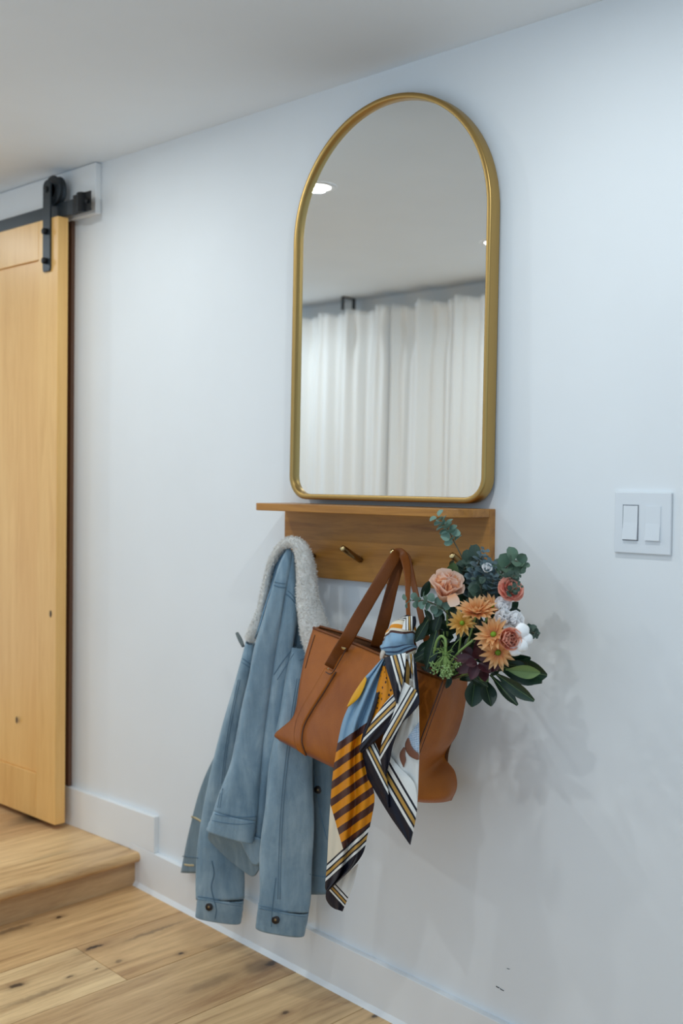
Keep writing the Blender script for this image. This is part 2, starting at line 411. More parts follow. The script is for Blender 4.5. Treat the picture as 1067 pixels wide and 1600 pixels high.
# clamp stop: bent strap folded round the end of the bar
sx0=-2.842; pr=[(sx0,-.070),(sx0+.026,-.070),(sx0+.034,-.080),(sx0+.048,-.084),(sx0+.058,-.080),(sx0+.062,-.070),(sx0+.090,-.0695),(sx0+.090,-.0665),(sx0+.060,-.066),(sx0+.056,-.076),(sx0+.048,-.079),(sx0+.037,-.076),(sx0+.030,-.0655),(sx0,-.066)]
k=len(pr);pr=[(x,y+.009) for x,y in pr]; V=[(x,y,RZ0-.004) for x,y in pr]+[(x,y,RZ1+.009) for x,y in pr]
st=obj('stop',V,[tuple(range(k))[::-1],tuple(range(k,2*k))]+[(i,(i+1)%k,(i+1)%k+k,i+k) for i in range(k)],M_bolt,t,smooth=False)
V,f=rod((sx0+.076,-.060,(RZ0+RZ1)/2+.003),(sx0+.076,-.067,(RZ0+RZ1)/2+.003),.007,12); obj('bolt',V,f,M_bolt,st)
box('stop_block',(sx0+.001,sx0+.05,-.0535,-.040,RZ0+.002,RZ1+.004),M_bolt,t,bevel=.002)

# ================================================================== MIRROR
mw,mh,mx,mz,yb,yt,dep=.578,.893,-1.649,1.0895,.044,.036,.030
t=thing('arched_mirror',(mx,-yb,mz),'tall arched wall mirror in slim brushed gold frame above the coat shelf','mirror')
def outline(inset,n_arc=48,rb=.055):
    hw=mw/2-inset; r=max(rb-inset,.01); P=[]
    for i in range(n_arc+1):
        a=math.pi*i/n_arc; P.append((hw*math.cos(a),mh-mw/2+hw*math.sin(a)))
    for cx,a0 in ((-hw+r,math.pi),(hw-r,1.5*math.pi)):
        for i in range(9):
            a=a0+math.pi/2*i/8; P.append((cx+r*math.cos(a),inset+r+r*math.sin(a)))
    return P
def mp(x,z,back): return (mx+x,-(yb-(yb-yt)*z/mh)+back,mz+z)
rings=[(0,dep),(0,.003),(.0015,.0008),(.003,0),(.0095,0),(.0115,.001),(.0125,.003),(.0125,.014)]
V=[];k=None
for ins,bk in rings:
    o_=outline(ins);k=len(o_);V+=[mp(x,z,bk) for x,z in o_]
obj('frame',V,gridf(k,len(rings),True),M_gold,t)
o_=outline(.012); V=[mp(x,z,.0125) for x,z in o_]
obj('mirror_glass',V,[tuple(range(len(o_)))],M_glass,t,smooth=False)
o_=outline(.002); V=[mp(x,z,.016) for x,z in o_]+[mp(x,z,dep-.001) for x,z in o_]; k=len(o_)
obj('backing',V,[tuple(range(k)),tuple(range(k,2*k))[::-1]]+[(i,i+k,(i+1)%k+k,(i+1)%k) for i in range(k)],M_back,t,smooth=False)

# ================================================================== COAT SHELF
PX0,PX1=-1.975,-1.3645; STOP=1.079; SD=.121
t=thing('coat_shelf',((PX0+PX1)/2,-.01,.905),'honey brown wooden wall shelf with brass coat pegs under the mirror','coat rack')
bp=box('back_panel',(PX0,PX1,-.021,-.0005,.9045,STOP),M_teak,t,bevel=.0015)
r=.055;rl=.012;pr=[(PX0,-.0212),(PX0,-SD+rl)]+[(PX0+rl-rl*math.cos(a),-SD+rl-rl*math.sin(a)) for a in np.linspace(0,math.pi/2,9)]+[(PX1-r+r*math.sin(a),-SD+r-r*math.cos(a)) for a in np.linspace(0,math.pi/2,9)]+[(PX1,-.0212)]
k=len(pr);V=[(x,y,STOP-.017) for x,y in pr]+[(x,y,STOP) for x,y in pr]
obj('shelf_board',V,[tuple(range(k))[::-1],tuple(range(k,2*k))]+[(i,(i+1)%k,(i+1)%k+k,i+k) for i in range(k)],M_teak,t,smooth=False,bevel=.0015)
PEGX=[-1.872,-1.722,-1.574,-1.413]
for x in PEGX:
    a=np.array([x,-.0212,.953]); b=a+np.array([0,-.060,.030])
    V,f=rod(a,b,.0068,18,.0068); pg=obj('peg',V,f,M_brass,t)
    V,f=rod(b,b+(b-a)*.03,.0062,18); obj('peg_tip',V,f,M_tip,pg)

# ================================================================== LIGHT SWITCH
px0,pz0,pw,ph=-1.0855,1.1185,.1155,.1145
t=thing('light_switch',(px0+pw/2,-.003,pz0-ph),'white double rocker light switch plate on the wall right of the mirror','light switch')
box('plate',(px0,px0+pw,-.0072,-.0004,pz0-ph,pz0),M_plastic,t,bevel=.0016)
for k_,cx in enumerate((px0+pw*.5-.0235,px0+pw*.5+.0225)):
    zc=pz0-ph/2; w2,h2=.0165,.0335
    fr=box('rocker_frame',(cx-w2,cx+w2,-.0078,-.0073,zc-h2,zc+h2),M_gap if k_==0 else M_plastic,t)
    w3,h3=.0150,.0318; tl=.0035
    V=[(cx-w3,-.0079,zc-h3),(cx+w3,-.0079,zc-h3),(cx+w3,-.0079,zc+h3),(cx-w3,-.0079,zc+h3),(cx-w3,-.0079-tl-.001,zc-h3),(cx+w3,-.0079-tl-.001,zc-h3),(cx+w3,-.0086,zc+h3),(cx-w3,-.0086,zc+h3),(cx-w3,-.0092,zc),(cx+w3,-.0092,zc)]
    obj('paddle',V,[(0,3,2,1),(0,1,5,4),(4,5,9,8),(8,9,6,7),(2,3,7,6),(1,2,6,9,5),(3,0,4,8,7)],M_plastic,fr,smooth=False,bevel=.0006)
# ================================================================== CURTAINS ON THE OPPOSITE WALL (seen in the mirror)
k=Mat('white_linen',(246,247,247),.85); v=k.coord((1,1,1)); k.bump(k.noise(v,700,2),.15,.0006); k.b.inputs['Subsurface Weight'].default_value=0
M_linen=k.m
def curtain(x0,x1,label,ph,npl):
    t=thing('curtain',((x0+x1)/2,-2.06,.1),label,'curtain','pinch pleated curtains on the opposite wall')
    nu,nv=260,60; V=[]
    for j in range(nv):
        s=j/(nv-1); z=1.985-s*1.885
        for i in range(nu):
            u=i/(nu-1); w=u*npl
            pin=math.exp(-((s-.055)/.05)**2)                      # pinched just below the heading
            a=2*math.pi*w+ph
            drift=(.5+.5*s)*math.sin(2.1*w+ph)
            f1=.5+.5*math.cos(a+drift)
            amp=(.055+.035*s)*(.75+.35*math.sin(1.7*w+ph))
            fine=.013*math.sin(3*a+1.3+ph)*(1-.45*s)
            y=-2.068+(f1**(1.0+2.0*pin)-.5)*amp*(1+.5*pin)+fine
            x=x0+(x1-x0)*u-.012*math.sin(a)*pin+.010*s*math.sin(1.3*a+ph)
            V.append((x,y,z+(.006*math.cos(a) if j==0 else 0)))
    obj('cloth',V,gridf(nu,nv),M_linen,t,solid=.002)
    hd=[(x,y+.0016,z) for (x,y,z) in V[nu*3:nu*4]]; hd2=[(x,y+.0016,z-.003) for (x,y,z) in hd]
    obj('heading_stitch',hd+hd2,gridf(nu,2),M_linen,t)
curtain(-3.395,-2.45,'white pleated curtain reflected in the right half of the mirror',0.4,5)
curtain(-4.75,-3.405,'white pleated curtain reflected in the left half of the mirror',2.2,7)
t=thing('curtain_rod',(-3.6,-2.085,1.955),'slim black curtain rod with ceiling bracket reflected in the mirror','curtain rod')
V,f=rod((-4.8,-2.146,1.955),(-2.35,-2.146,1.955),.008,12); obj('rod',V,f,M_bolt,t)
for x in (-3.70,-2.40):
    V,f=join([(boxv(x-.006,x+.006,-2.118,-2.03,CEIL-.006,CEIL-.0005),BOXF),(boxv(x-.005,x+.005,-2.040,-2.030,1.99,CEIL-.001),BOXF),(boxv(x-.005,x+.005,-2.118,-2.105,1.945,CEIL-.001),BOXF)]); obj('bracket',V,f,M_bolt,t,smooth=False)

# ================================================================== DENIM JACKET
def denim(name,light,dark):
    k=Mat(name,light,.85); v=k.coord((1,1,1))
    big=k.noise(v,9,4,.6,.4); fade=k.noise(k.coord((9,9,1.6)),3.2,5,.6,.6)
    c=k.ramp(k.math('ADD',k.math('MULTIPLY',big,.45),k.math('MULTIPLY',fade,.55)),[(.32,dark),(.52,tuple((np.array(light)*.5+np.array(dark)*.5).astype(int))),(.72,light)])
    wv=k.node('ShaderNodeTexWave',wave_type='BANDS',bands_direction='DIAGONAL'); wv.inputs['Scale'].default_value=420; wv.inputs['Distortion'].default_value=2; k.link(v,wv.inputs['Vector'])
    fine=k.noise(v,900,2)
    c=k.mix(c,dark,k.math('MULTIPLY',wv.outputs['Fac'],.16)); c=k.mix(c,(205,216,222),k.math('MULTIPLY',k.ramp_fac(fine,.6,.8),.25))
    k.color(c)
    wr=k.noise(k.coord((1,1,.5)),38,4,.6,1.0)
    k.bump(k.math('ADD',k.math('MULTIPLY',wr,.8),k.math('MULTIPLY',fine,.12)),.55,.006)
    k.b.inputs['Sheen Weight'].default_value=.15
    return k.m
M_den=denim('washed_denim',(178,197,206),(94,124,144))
M_den_shade=denim('washed_denim_shaded',(146,164,172),(86,110,124))  # same denim with shade mixed into its colour, for the parts lying behind
M_thread=Mat('denim_thread',(92,120,140),.9).m
M_hole=Mat('buttonhole_thread',(206,190,150),.9).m
M_btn=Mat('dark_button',(46,38,34),.35,.5).m
M_btnc=Mat('button_centre',(150,122,84),.35,.9).m
k=Mat('sherpa_fleece',(226,222,214),.95); k.b.inputs['Sheen Weight'].default_value=.4; v=k.coord(); k.color(k.mix((252,249,243),(232,228,220),k.noise(v,60,4))); k.bump(k.noise(v,220,4,.7),.8,.006); M_fleece=k.m
root=W(440,1330,.08)
jk=thing('denim_jacket',root,'light wash denim jacket with cream fleece collar hanging from the leftmost peg','jacket')
def folds(seed,amp,kk=3):
    r=random.Random(seed); w=[(r.randint(2,kk+2),r.uniform(0,6.3),r.uniform(-5,5),r.uniform(.5,1)) for _ in range(4)]
    w2=[(r.randint(3,7),r.uniform(0,6.3),r.uniform(10,26)*r.choice((-1,1)),r.uniform(.4,1)) for _ in range(4)]
    return lambda a,s: 1+amp*(.35+.65*s)*sum(c*math.sin(n_*a+p+q*s) for n_,p,q,c in w)/2+amp*.32*sum(c*math.sin(n_*a+p+q*s) for n_,p,q,c in w2)*math.sin(math.pi*min(1,s*1.05))**.5 if s<.95 else 1+amp*sum(c*math.sin(n_*a+p+q*s) for n_,p,q,c in w)/2
from mathutils.bvhtree import BVHTree
JS=[]
def make_hit(parts):
    v,f=join(parts); t_=BVHTree.FromPolygons([tuple(map(float,q)) for q in v],f)
    def hit(px,py,off=.0015,dflt=.1):
        r=Fw+RT*(px-533.5)/F_-UP*(py-800)/F_; h=t_.ray_cast(Vector(CAM),Vector(r/np.linalg.norm(r)))
        return (px,py,(-h[0][1] if h[0] is not None else dflt)+off)
    return hit
def jtube(nm,rows,mat=M_den,seed=1,amp=.06,power=.72,n=60,m=36,arc=None,parent=jk,solid=.0018,flat=False):
    # rows: (left px, right px, py, d, half thickness)
    V,f=tube([((r[0]+r[1])/2,r[2],r[3]) for r in rows],[(r[1]-r[0])/2 for r in rows],[r[4] for r in rows],n=n,m=m,power=power,fold=folds(seed,amp),cap=False,arc=arc,flat=flat); JS.append((V,f))
    return obj(nm,V,f,mat,parent,solid=solid)
# far front edge with the buttonholes, hanging at the left against the wall
fp=jtube('front_panel',[(392,400,1010,.030,.006),(376,398,1080,.032,.007),(350,390,1150,.033,.008),(324,378,1205,.034,.009),(304,352,1265,.035,.009),(292,338,1320,.035,.009),(284,330,1363,.035,.008)],M_den_shade,3,.05,flat=True)
# sleeve with cuff, left
s1=jtube('sleeve',[(384,398,1004,.085,.016),(376,396,1036,.085,.028),(362,388,1085,.082,.028),(346,381,1140,.080,.028),(332,376,1195,.080,.027),(319,374,1260,.082,.026),(311,378,1320,.084,.023),(308,380,1370,.086,.020),(309,380,1404,.088,.017)],M_den,5,.05)
c1=jtube('cuff',[(309,380,1403,.088,.0182),(307.5,378.5,1420,.088,.0175),(305.5,376,1436,.088,.0165)],M_den,6,.012,n=16,parent=jk,solid=.003)
# the back of the body, folded forward, opening at the hem
bd=jtube('body_back',[(449,457,858,.105,.008),(436,455,885,.112,.014),(427,449,915,.118,.020),(414,442,960,.122,.024),(399,434,1010,.125,.028),(389,428,1060,.128,.030),(377,421,1110,.134,.030),(369,412,1160,.142,.030),(360,409,1200,.150,.028),(343,405,1245,.160,.025),(334,401,1274,.168,.022)],M_den,9,.05,arc=(-25,205))
wbnd=jtube('waistband',[(334,401,1273,.168,.0235),(328,399,1290,.172,.022),(322,396,1306,.176,.020)],M_den,9,.02,arc=(-25,205),n=14,solid=.003)
ins=[[(326,1300,.140),(350,1300,.135),(378,1300,.128),(401,1300,.128)],[(326,1310,.128),(352,1325,.120),(384,1330,.115),(406,1325,.122)],[(333,1318,.122),(360,1343,.114),(390,1356,.110),(407,1346,.118)],[(338,1324,.120),(366,1349,.112),(394,1369,.108),(405,1358,.116)]]
V,f,_=sheet(ins,24,24); obj('hem_inside',V,f,M_den_shade,jk,solid=.003)
V,f,_=sheet([[(372,1306,.136),(390,1306,.134),(407,1310,.134)],[(384,1332,.130),(396,1330,.130),(407,1330,.130)],[(396,1352,.126),(401,1352,.126),(406,1348,.127)]],14,14); hp=obj('inner_placket',V,f,M_den,jk,solid=.002)
# side strip between the folds
jtube('side_panel',[(455,460,862,.098,.008),(447,463,905,.100,.013),(440,464,960,.100,.018),(430,456,1020,.100,.022),(421,447,1080,.103,.024),(411,438,1150,.106,.026),(404,428,1210,.108,.026),(399,420,1270,.110,.024),(398,416,1320,.108,.020)],M_den,12,.03)
jtube('yoke_back',[(455,462,880,.060,.006),(452,470,930,.062,.010),(446,476,990,.062,.012),(436,478,1050,.062,.014)],M_den_shade,13,.03,flat=True)
# sleeve with cuff, right
s2=jtube('sleeve',[(456,482,1012,.080,.016),(448,484,1050,.084,.026),(438,486,1110,.090,.030),(427,487,1165,.096,.032),(418,488,1220,.102,.033),(411,490,1280,.104,.031),(405,487,1345,.106,.027),(405,485,1395,.108,.023),(404.5,482,1420,.110,.020)],M_den,21,.05)
c2=jtube('cuff',[(404,482.5,1418,.110,.0215),(401.5,479,1436,.110,.0205),(399.5,475,1454,.110,.0195)],M_den,22,.012,n=16,solid=.003)
# right front panel against the wall with the button
rp=jtube('front_panel',[(476,508,1010,.028,.008),(478,512,1100,.030,.010),(480,516,1180,.032,.011),(481,519,1250,.033,.012),(482,518,1330,.033,.011),(482,514,1396,.033,.010)],M_den_shade,31,.05,flat=True)
jh=make_hit(JS)
def button(px,py,r,parent):
    c=W(*jh(px,py,.0012)); ax=(CAM-c)/np.linalg.norm(CAM-c); ax=ax*.6+np.array([0,-1,0])*.4
    V,f=rod(c,c+ax*.004,r,16); b=obj('button',V,f,M_btn,parent)
    V,f=rod(c+ax*.0041,c+ax*.0052,r*.3,10); obj('button_centre',V,f,M_btnc,b)
button(327,1417,.0095,jk); button(431,1437,.0095,jk); button(497,1234,.009,jk)
def seam(pts,w=.7,mat=None,nm='seam',off=.0012,th=.0012):
    Q=[jh(*q,off) for q in cr(pts,22)]
    V,f=tube(Q,w*(.75 if mat is None else 1),th*.8,n=44,m=6); return obj(nm,V,f,mat or M_thread,jk)
for pts in ([(299,1276),(307,1279),(314,1283)],[(288,1351),(296,1352),(303,1352)]): seam(pts,1.7,M_hole,'buttonhole')
seam([(285,1338),(304,1340),(310,1341)],.8)
seam([(427,914),(436,917),(446,918)],1.0); seam([(428,909),(437,911),(446,912)],.6)
seam([(447,928),(454,934),(462,944)],1.0); seam([(449,923),(455,928),(462,938)],.6)
seam([(455,1016),(441,1034),(428,1054)],1.0); seam([(459,1021),(447,1040),(433,1062)],.6)
seam([(379,1029),(386,1034),(391,1038)],.9); seam([(377,1034),(384,1039),(390,1043)],.6)
seam([(468,1032),(478,1028),(486,1026)],.9)
for off in (0,3.6): seam([(464+off,1060),(456+off,1110),(447+off,1180),(440+off,1250),(436+off,1320),(434+off,1405)],.55)
for off in (0,3.0): seam([(372+off,1062),(362+off,1110),(352+off,1170),(345+off,1230),(340+off,1262)],.45)
seam([(405,1415),(425,1419),(450,1425),(479,1429)],.9); seam([(405,1419),(425,1423),(450,1429),(478,1433)],.5)
seam([(309,1401),(330,1404),(355,1409),(378,1412)],.9); seam([(309,1405),(330,1408),(355,1413),(377,1416)],.5)
seam([(336,1272),(352,1275),(375,1277),(400,1276)],1.0); seam([(331,1282),(352,1286),(375,1288),(399,1286)],.6)
seam([(331,1345),(334,1365),(330,1385),(333,1402),(338,1420),(336,1436)],1.1); seam([(431,1372),(428,1395),(425,1425),(424,1448)],1.0)
seam([(484,1366),(498,1369),(513,1371)],.8); seam([(489,1196),(494,1230),(503,1280),(511,1312)],.9)
# small grey-green corner of the collar point at the far left
V,f=tube([(370,989,.05),(375,999,.052),(380,1010,.055)],[2.5,3.5,2.5],.004,n=10,m=8); obj('collar_tab',V,f,Mat('tab_cloth',(104,112,112),.9).m,jk)
# denim underside of the collar
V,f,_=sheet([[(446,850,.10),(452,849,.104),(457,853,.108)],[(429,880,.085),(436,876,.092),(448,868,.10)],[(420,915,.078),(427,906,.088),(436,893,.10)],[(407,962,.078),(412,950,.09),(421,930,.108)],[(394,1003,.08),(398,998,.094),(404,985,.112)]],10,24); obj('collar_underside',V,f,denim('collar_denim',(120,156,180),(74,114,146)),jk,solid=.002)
# fleece collar: draped over the peg
ctl=[(390,1000,.095),(398,982,.094),(408,950,.092),(415,915,.092),(424,880,.096),(438,856,.104),(453,847,.112),(466,852,.112),(476,875,.106),(479,910,.100),(483,950,.096),(492,985,.092),(503,1014,.088)]
hwl=[7.5,8,5.5,5,5,6,7,10,13,15,18,23,26]
thl=[.012,.013,.013,.013,.013,.014,.016,.018,.020,.020,.021,.021,.018]
V,f=tube(ctl,hwl,thl,n=110,m=28,power=.9,fold=lambda a,s:1+.04*math.sin(5*a+30*s)+.03*math.sin(3*a-50*s))
col=obj('fleece_collar',V,f,M_fleece,jk)
me=col.data; Vn=np.array(V); vs=[];fs=[]
quads=[g for g in f if len(g)==4]
ar=np.array([np.linalg.norm(np.cross(Vn[g[1]]-Vn[g[0]],Vn[g[3]]-Vn[g[0]])) for g in quads]); ar/=ar.sum()
cen=np.array([[W(*q)] for q in cr(ctl,110)]).reshape(-1,3)
for qi in rng.choice(len(quads),15000,p=ar):
    g=quads[qi]; u,w=rng.random(2); p=(Vn[g[0]]*(1-u)+Vn[g[1]]*u)*(1-w)+(Vn[g[3]]*(1-u)+Vn[g[2]]*u)*w
    nrm=p-cen[min(g[0]//28,109)]; nrm/=np.linalg.norm(nrm)+1e-9
    dd=nrm+rng.normal(0,.55,3); dd/=np.linalg.norm(dd); L=rng.uniform(.003,.0065)
    sd=np.cross(dd,rng.normal(0,1,3)); sd/=np.linalg.norm(sd); b=len(vs)
    q=p-nrm*.001; mid=q+dd*L*.6+rng.normal(0,.0012,3)
    vs+=[q-sd*.0006,q+sd*.0006,mid+sd*.0005,mid-sd*.0005,mid+dd*L*.4+rng.normal(0,.001,3)]; fs+=[(b,b+1,b+2,b+3),(b+3,b+2,b+4)]
tag(obj('fleece_pile',vs,fs,M_fleece,jk,smooth=False),kind='stuff')

# ================================================================== TOTE BAG
def leather(name,light,dark,rough=.42):
    k=Mat(name,light,rough,spec=.22); v=k.coord()
    k.color(k.ramp(k.noise(v,7,5,.6,.5),[(.3,dark),(.7,light)]))
    k.bump(k.math('ADD',k.noise(v,450,3),k.math('MULTIPLY',k.noise(v,28,4),1.2)),.22,.002); return k.m
M_lea=leather('tan_leather',(172,98,28),(140,74,18),.40)
M_strap=leather('tan_leather_strap',(128,70,26),(94,50,18),.4)
M_edge=Mat('dark_edge_paint',(66,38,24),.5).m
M_suede=leather('suede_lining',(112,72,44),(90,56,34),.9)
bg=thing('tote_bag',W(560,1215,.17),'tan leather tote bag hanging from a peg by two handles','handbag')
TOP=[(490,981,.150),(545,1002,.182),(600,1025,.205),(650,1045,.215),(692,1062,.212)]
front=[TOP,
 [(477,1025,.158),(532,1043,.198),(585,1064,.226),(635,1085,.236),(678,1102,.228)],
 [(468,1072,.166),(518,1092,.212),(570,1113,.244),(620,1134,.252),(659,1152,.240)],
 [(463,1106,.172),(508,1128,.220),(556,1153,.254),(605,1176,.262),(644,1195,.248)],
 [(455,1125,.176),(496,1154,.222),(546,1181,.256),(594,1204,.264),(634,1223,.252)],
 [(430,1147,.172),(482,1173,.214),(534,1199,.246),(584,1222,.256),(627,1242,.246)],
 [(436,1156,.160),(484,1181,.196),(534,1205,.226),(582,1228,.238),(625,1247,.232)]]
V,f,G=sheet(front,64,56); fr=obj('front_panel',V,f,M_lea,bg,solid=.0025)
bh=make_hit([(V,f)])
def on_front(px,py,off=.0035):
    return bh(px,py,off,.2)
gus=[[(692,1062,.212),(706,1061,.165),(719,1060,.120),(730,1061,.085)],
 [(678,1102,.228),(698,1104,.180),(714,1104,.125),(726,1100,.085)],
 [(659,1152,.240),(684,1158,.185),(702,1155,.128),(714,1145,.085)],
 [(644,1195,.248),(668,1196,.170),(683,1189,.118),(695,1180,.085)],
 [(634,1223,.252),(662,1222,.192),(691,1215,.137),(710,1206,.085)],
 [(627,1242,.246),(660,1246,.200),(696,1243,.142),(713,1230,.085)],
 [(625,1247,.232),(660,1253,.185),(690,1253,.135),(705,1250,.085)]]
V,f,_=sheet(gus,40,48); obj('gusset',V,f,M_lea,bg,solid=.0025)
bk_=[[(500,979,.120),(560,996,.118),(620,1017,.112),(680,1040,.098),(730,1061,.085)],[(480,1050,.118),(540,1076,.112),(610,1098,.102),(670,1118,.094),(722,1122,.085)],[(470,1112,.118),(540,1140,.112),(600,1160,.102),(660,1178,.094),(700,1180,.085)],[(436,1156,.122),(500,1186,.112),(575,1222,.102),(650,1250,.094),(705,1250,.085)]]
V,f,_=sheet(bk_,48,40); obj('back_panel',V,f,M_suede,bg,solid=.0025)
V,f,_=sheet([front[6],[(436,1156,.140),(500,1187,.150),(550,1212,.160),(600,1236,.160),(665,1253,.160)],bk_[3]],40,14); obj('base_panel',V,f,M_lea,bg,solid=.0025)
lg=[[r_[0],((r_[0][0]*.5+q_[0]*.5)+1,(r_[0][1]*.5+q_[1]*.5),(r_[0][2]+q_[2])/2),q_] for r_,q_ in zip(front,cr([b_[0] for b_ in bk_],7).tolist())]
V,f,_=sheet(lg,14,30); obj('side_gusset',V,f,M_lea,bg,solid=.0025)
# rolled top edge, side piping, right seam
def piping(pts,w,mat,nm,th=None,n=40):
    V,f=tube(pts,w,th,n=n,m=8); return obj(nm,V,f,mat,bg)
piping([(p[0],p[1],p[2]+.002) for p in TOP],2.2,M_strap,'top_edge')
piping([(p[0],p[1],p[2]) for p in bk_[0]],2.2,M_strap,'top_edge')
piping([on_front(492,992,.002),on_front(484,1018,.002),on_front(477,1044,.002)],.8,M_edge,'piping')
piping([(692,1064,.215),(678,1102,.232),(659,1152,.244),(644,1195,.252)],.9,M_edge,'piping'); piping([(696,1066,.206),(682,1104,.224),(664,1154,.236),(649,1196,.240)],.5,M_edge,'piping')
# stitched-down straps running under the bag from the handles
def strip(L,R,nm,mat,th=.003,n=40):
    Lc=cr(np.array([on_front(*q,.0045) for q in L]),n); Rc=cr(np.array([on_front(*q,.0045) for q in R]),n)
    V=[];nu=6
    for j in range(n):
        for i in range(nu):
            u=i/(nu-1); q=Lc[j]*(1-u)+Rc[j]*u; V.append(W(*q))
    return obj(nm,V,gridf(nu,n),mat,bg,solid=th)
st1=strip([(508,1044),(488,1078),(472,1105),(462,1130),(460,1155),(465,1172)],[(524,1050),(505,1082),(487,1110),(474,1135),(471,1160),(478,1181)],'strap',M_lea)
V,f=tube([on_front(525,1050,.007),on_front(506,1082,.007),on_front(488,1110,.007),on_front(475,1135,.007),on_front(472,1160,.007),on_front(479,1181,.007)],.9,.001,n=40,m=6); obj('strap_edge',V,f,M_edge,st1)
# handles over the peg
def handle(path,hw,nm='handle',th=.0024):
    V,f=tube(path,hw,th,n=60,m=14,power=.45); return obj(nm,V,f,M_strap,bg)
pk=(-1.590,-.07,.985)
h1=handle([on_front(516,1043,.008),on_front(530,1018,.009),on_front(541,1000,.012),(560,966,.196),(586,922,.170),(606,888,.136),(617,870,.112),(623,864,.098),(630,868,.100),(635,884,.118),(637,910,.146),(637,940,.175),(638,962,.200),(640,985,.222),(644,1010,.235)],[10.5,10.5,10.5,10.5,10,9.5,8.5,8,7,6.5,4.5,3.6,3.6,5,7])
V,f=tube([on_front(509,1050,.0125),on_front(515,1053,.0125),on_front(521,1049,.0125),on_front(532,1030,.0135),on_front(546,1005,.0155)],.8,.001,n=24,m=6); obj('handle_edge',V,f,M_edge,h1)
c=np.array(W(*on_front(538,1011,.0165))); V,f=rod(c,c+np.array([.0012,-.0035,0]),.0055,14); obj('rivet',V,f,M_tip,h1)
c=np.array(W(*on_front(513,1045,.0145))); V,f=rod(c,c+np.array([.0006,-.0015,0]),.0016,8); obj('rivet',V,f,M_tip,h1)
handle([(588,1012,.125),(594,990,.126),(602,960,.124),(612,920,.112),(621,888,.096),(627,872,.084),(632,868,.080),(637,874,.082),(642,894,.092),(648,920,.106),(655,950,.118),(663,985,.122),(672,1020,.112)],[10,10,10,9,8,7,6,5.5,5,4.5,4.8,5.2,6])

# ================================================================== SCARF
NAVY,WHITE,GOLD,BLUE,ORANGE,BROWN,CREAM=(20,22,36),(230,229,224),(184,142,70),(132,164,188),(214,134,16),(74,42,36),(222,210,188)
HEM=[(0,NAVY),(.33,WHITE),(.43,NAVY),(.50,GOLD),(.62,NAVY),(.69,WHITE),(.82,NAVY),(.90,WHITE)]
def silk(name,base,hem=True,dots=None):
    k=Mat(name,WHITE,.5); v=k.coord()
    c=base(k)
    if hem:
        h=k.attr('hem'); r=k.ramp(k.math('MULTIPLY',h,.95),HEM,'CONSTANT'); sel=k.math('LESS_THAN',h,.945); c=k.mix(c,r,sel)
    k.color(c); k.b.inputs['Specular IOR Level'].default_value=.3
    k.bump(k.noise(k.coord((1,1,.6)),46,4,.6,1.2),.3,.004); return k.m
def b_plain(col): return lambda k:k.mix(col,col,.5)
def b_tail(k):
    p=k.attr('pat')       # 0..1 blue, above: diagonal stripes
    s=k.math('FRACT',k.math('SUBTRACT',p,1.0)); st=k.mix(BROWN,ORANGE,k.math('GREATER_THAN',s,.47))
    c=k.mix(BLUE,st,k.math('GREATER_THAN',p,1.0))
    q=k.attr('corner'); return k.mix(c,CREAM,k.math('GREATER_THAN',q,0.0))
def b_dots(k):
    vo=k.node('ShaderNodeTexVoronoi'); vo.inputs['Scale'].default_value=95; vo.inputs['Randomness'].default_value=.35; k.link(k.coord(),vo.inputs['Vector'])
    return k.mix(ORANGE,(60,34,24),k.math('LESS_THAN',vo.outputs['Distance'],.24))
def b_knot(k):
    return k.ramp(k.attr('pat'),[(0,NAVY),(.05,WHITE),(.09,NAVY),(.14,WHITE),(.19,NAVY),(.23,CREAM),(.36,ORANGE),(.42,CREAM),(.46,BROWN),(.50,BLUE),(.72,(66,84,110)),(.75,BLUE),(.79,(66,84,110)),(.82,BLUE),(.85,BROWN),(.88,CREAM),(.95,NAVY)],'CONSTANT')
SC=thing('silk_scarf',W(575,1420,.26),'patterned silk scarf in navy, white, gold and blue knotted to the bag handle','scarf')
def line(p0,p1,w):
    """distance (in widths w) from the hem line p0->p1, positive on its right-hand side seen going from p0 to p1"""
    p0=np.array(p0,float);d=np.array(p1,float)-p0;d/=np.linalg.norm(d);nr=np.array([-d[1],d[0]])
    return lambda G:((G[:,:2]-p0)@nr)/w
def spanel(nm,L,R,mat,hem=None,pat=None,corner=None,bulge=.006,fold=.004,kf=2.0,ph=0.,nu=30,nv=60,mid=None):
    n=len(L); rows=[]
    for a,b in zip(L,R):
        m_=[(a[i]+b[i])/2 for i in range(3)]; rows.append([a,tuple(a[i]*.67+b[i]*.33 for i in range(3)),tuple(a[i]*.33+b[i]*.67 for i in range(3)),b])
    dsp=lambda u,v: bulge*np.sin(np.pi*u)+fold*np.sin(2*np.pi*kf*u+ph+2.2*v)*np.sin(np.pi*np.clip(u,0,1))
    V,f,G=sheet(rows,nu,nv,dsp); A={}
    A['hem']=hem(G) if hem else np.full(len(G),5.); A['pat']=pat(G) if pat else np.zeros(len(G)); A['corner']=corner(G) if corner else np.full(len(G),-1.)
    return obj(nm,V,f,mat,SC,solid=.0009,attrs=A)
M_tail=silk('silk_tail',b_tail); M_white=silk('silk_white',b_plain(WHITE)); M_dot=silk('silk_dots',b_dots,False); M_knt=silk('silk_knot',b_knot,False)
M_yel=silk('silk_yellow',b_plain((222,160,32)),False); M_navy=silk('silk_navy',b_plain(NAVY),False)
B=.010
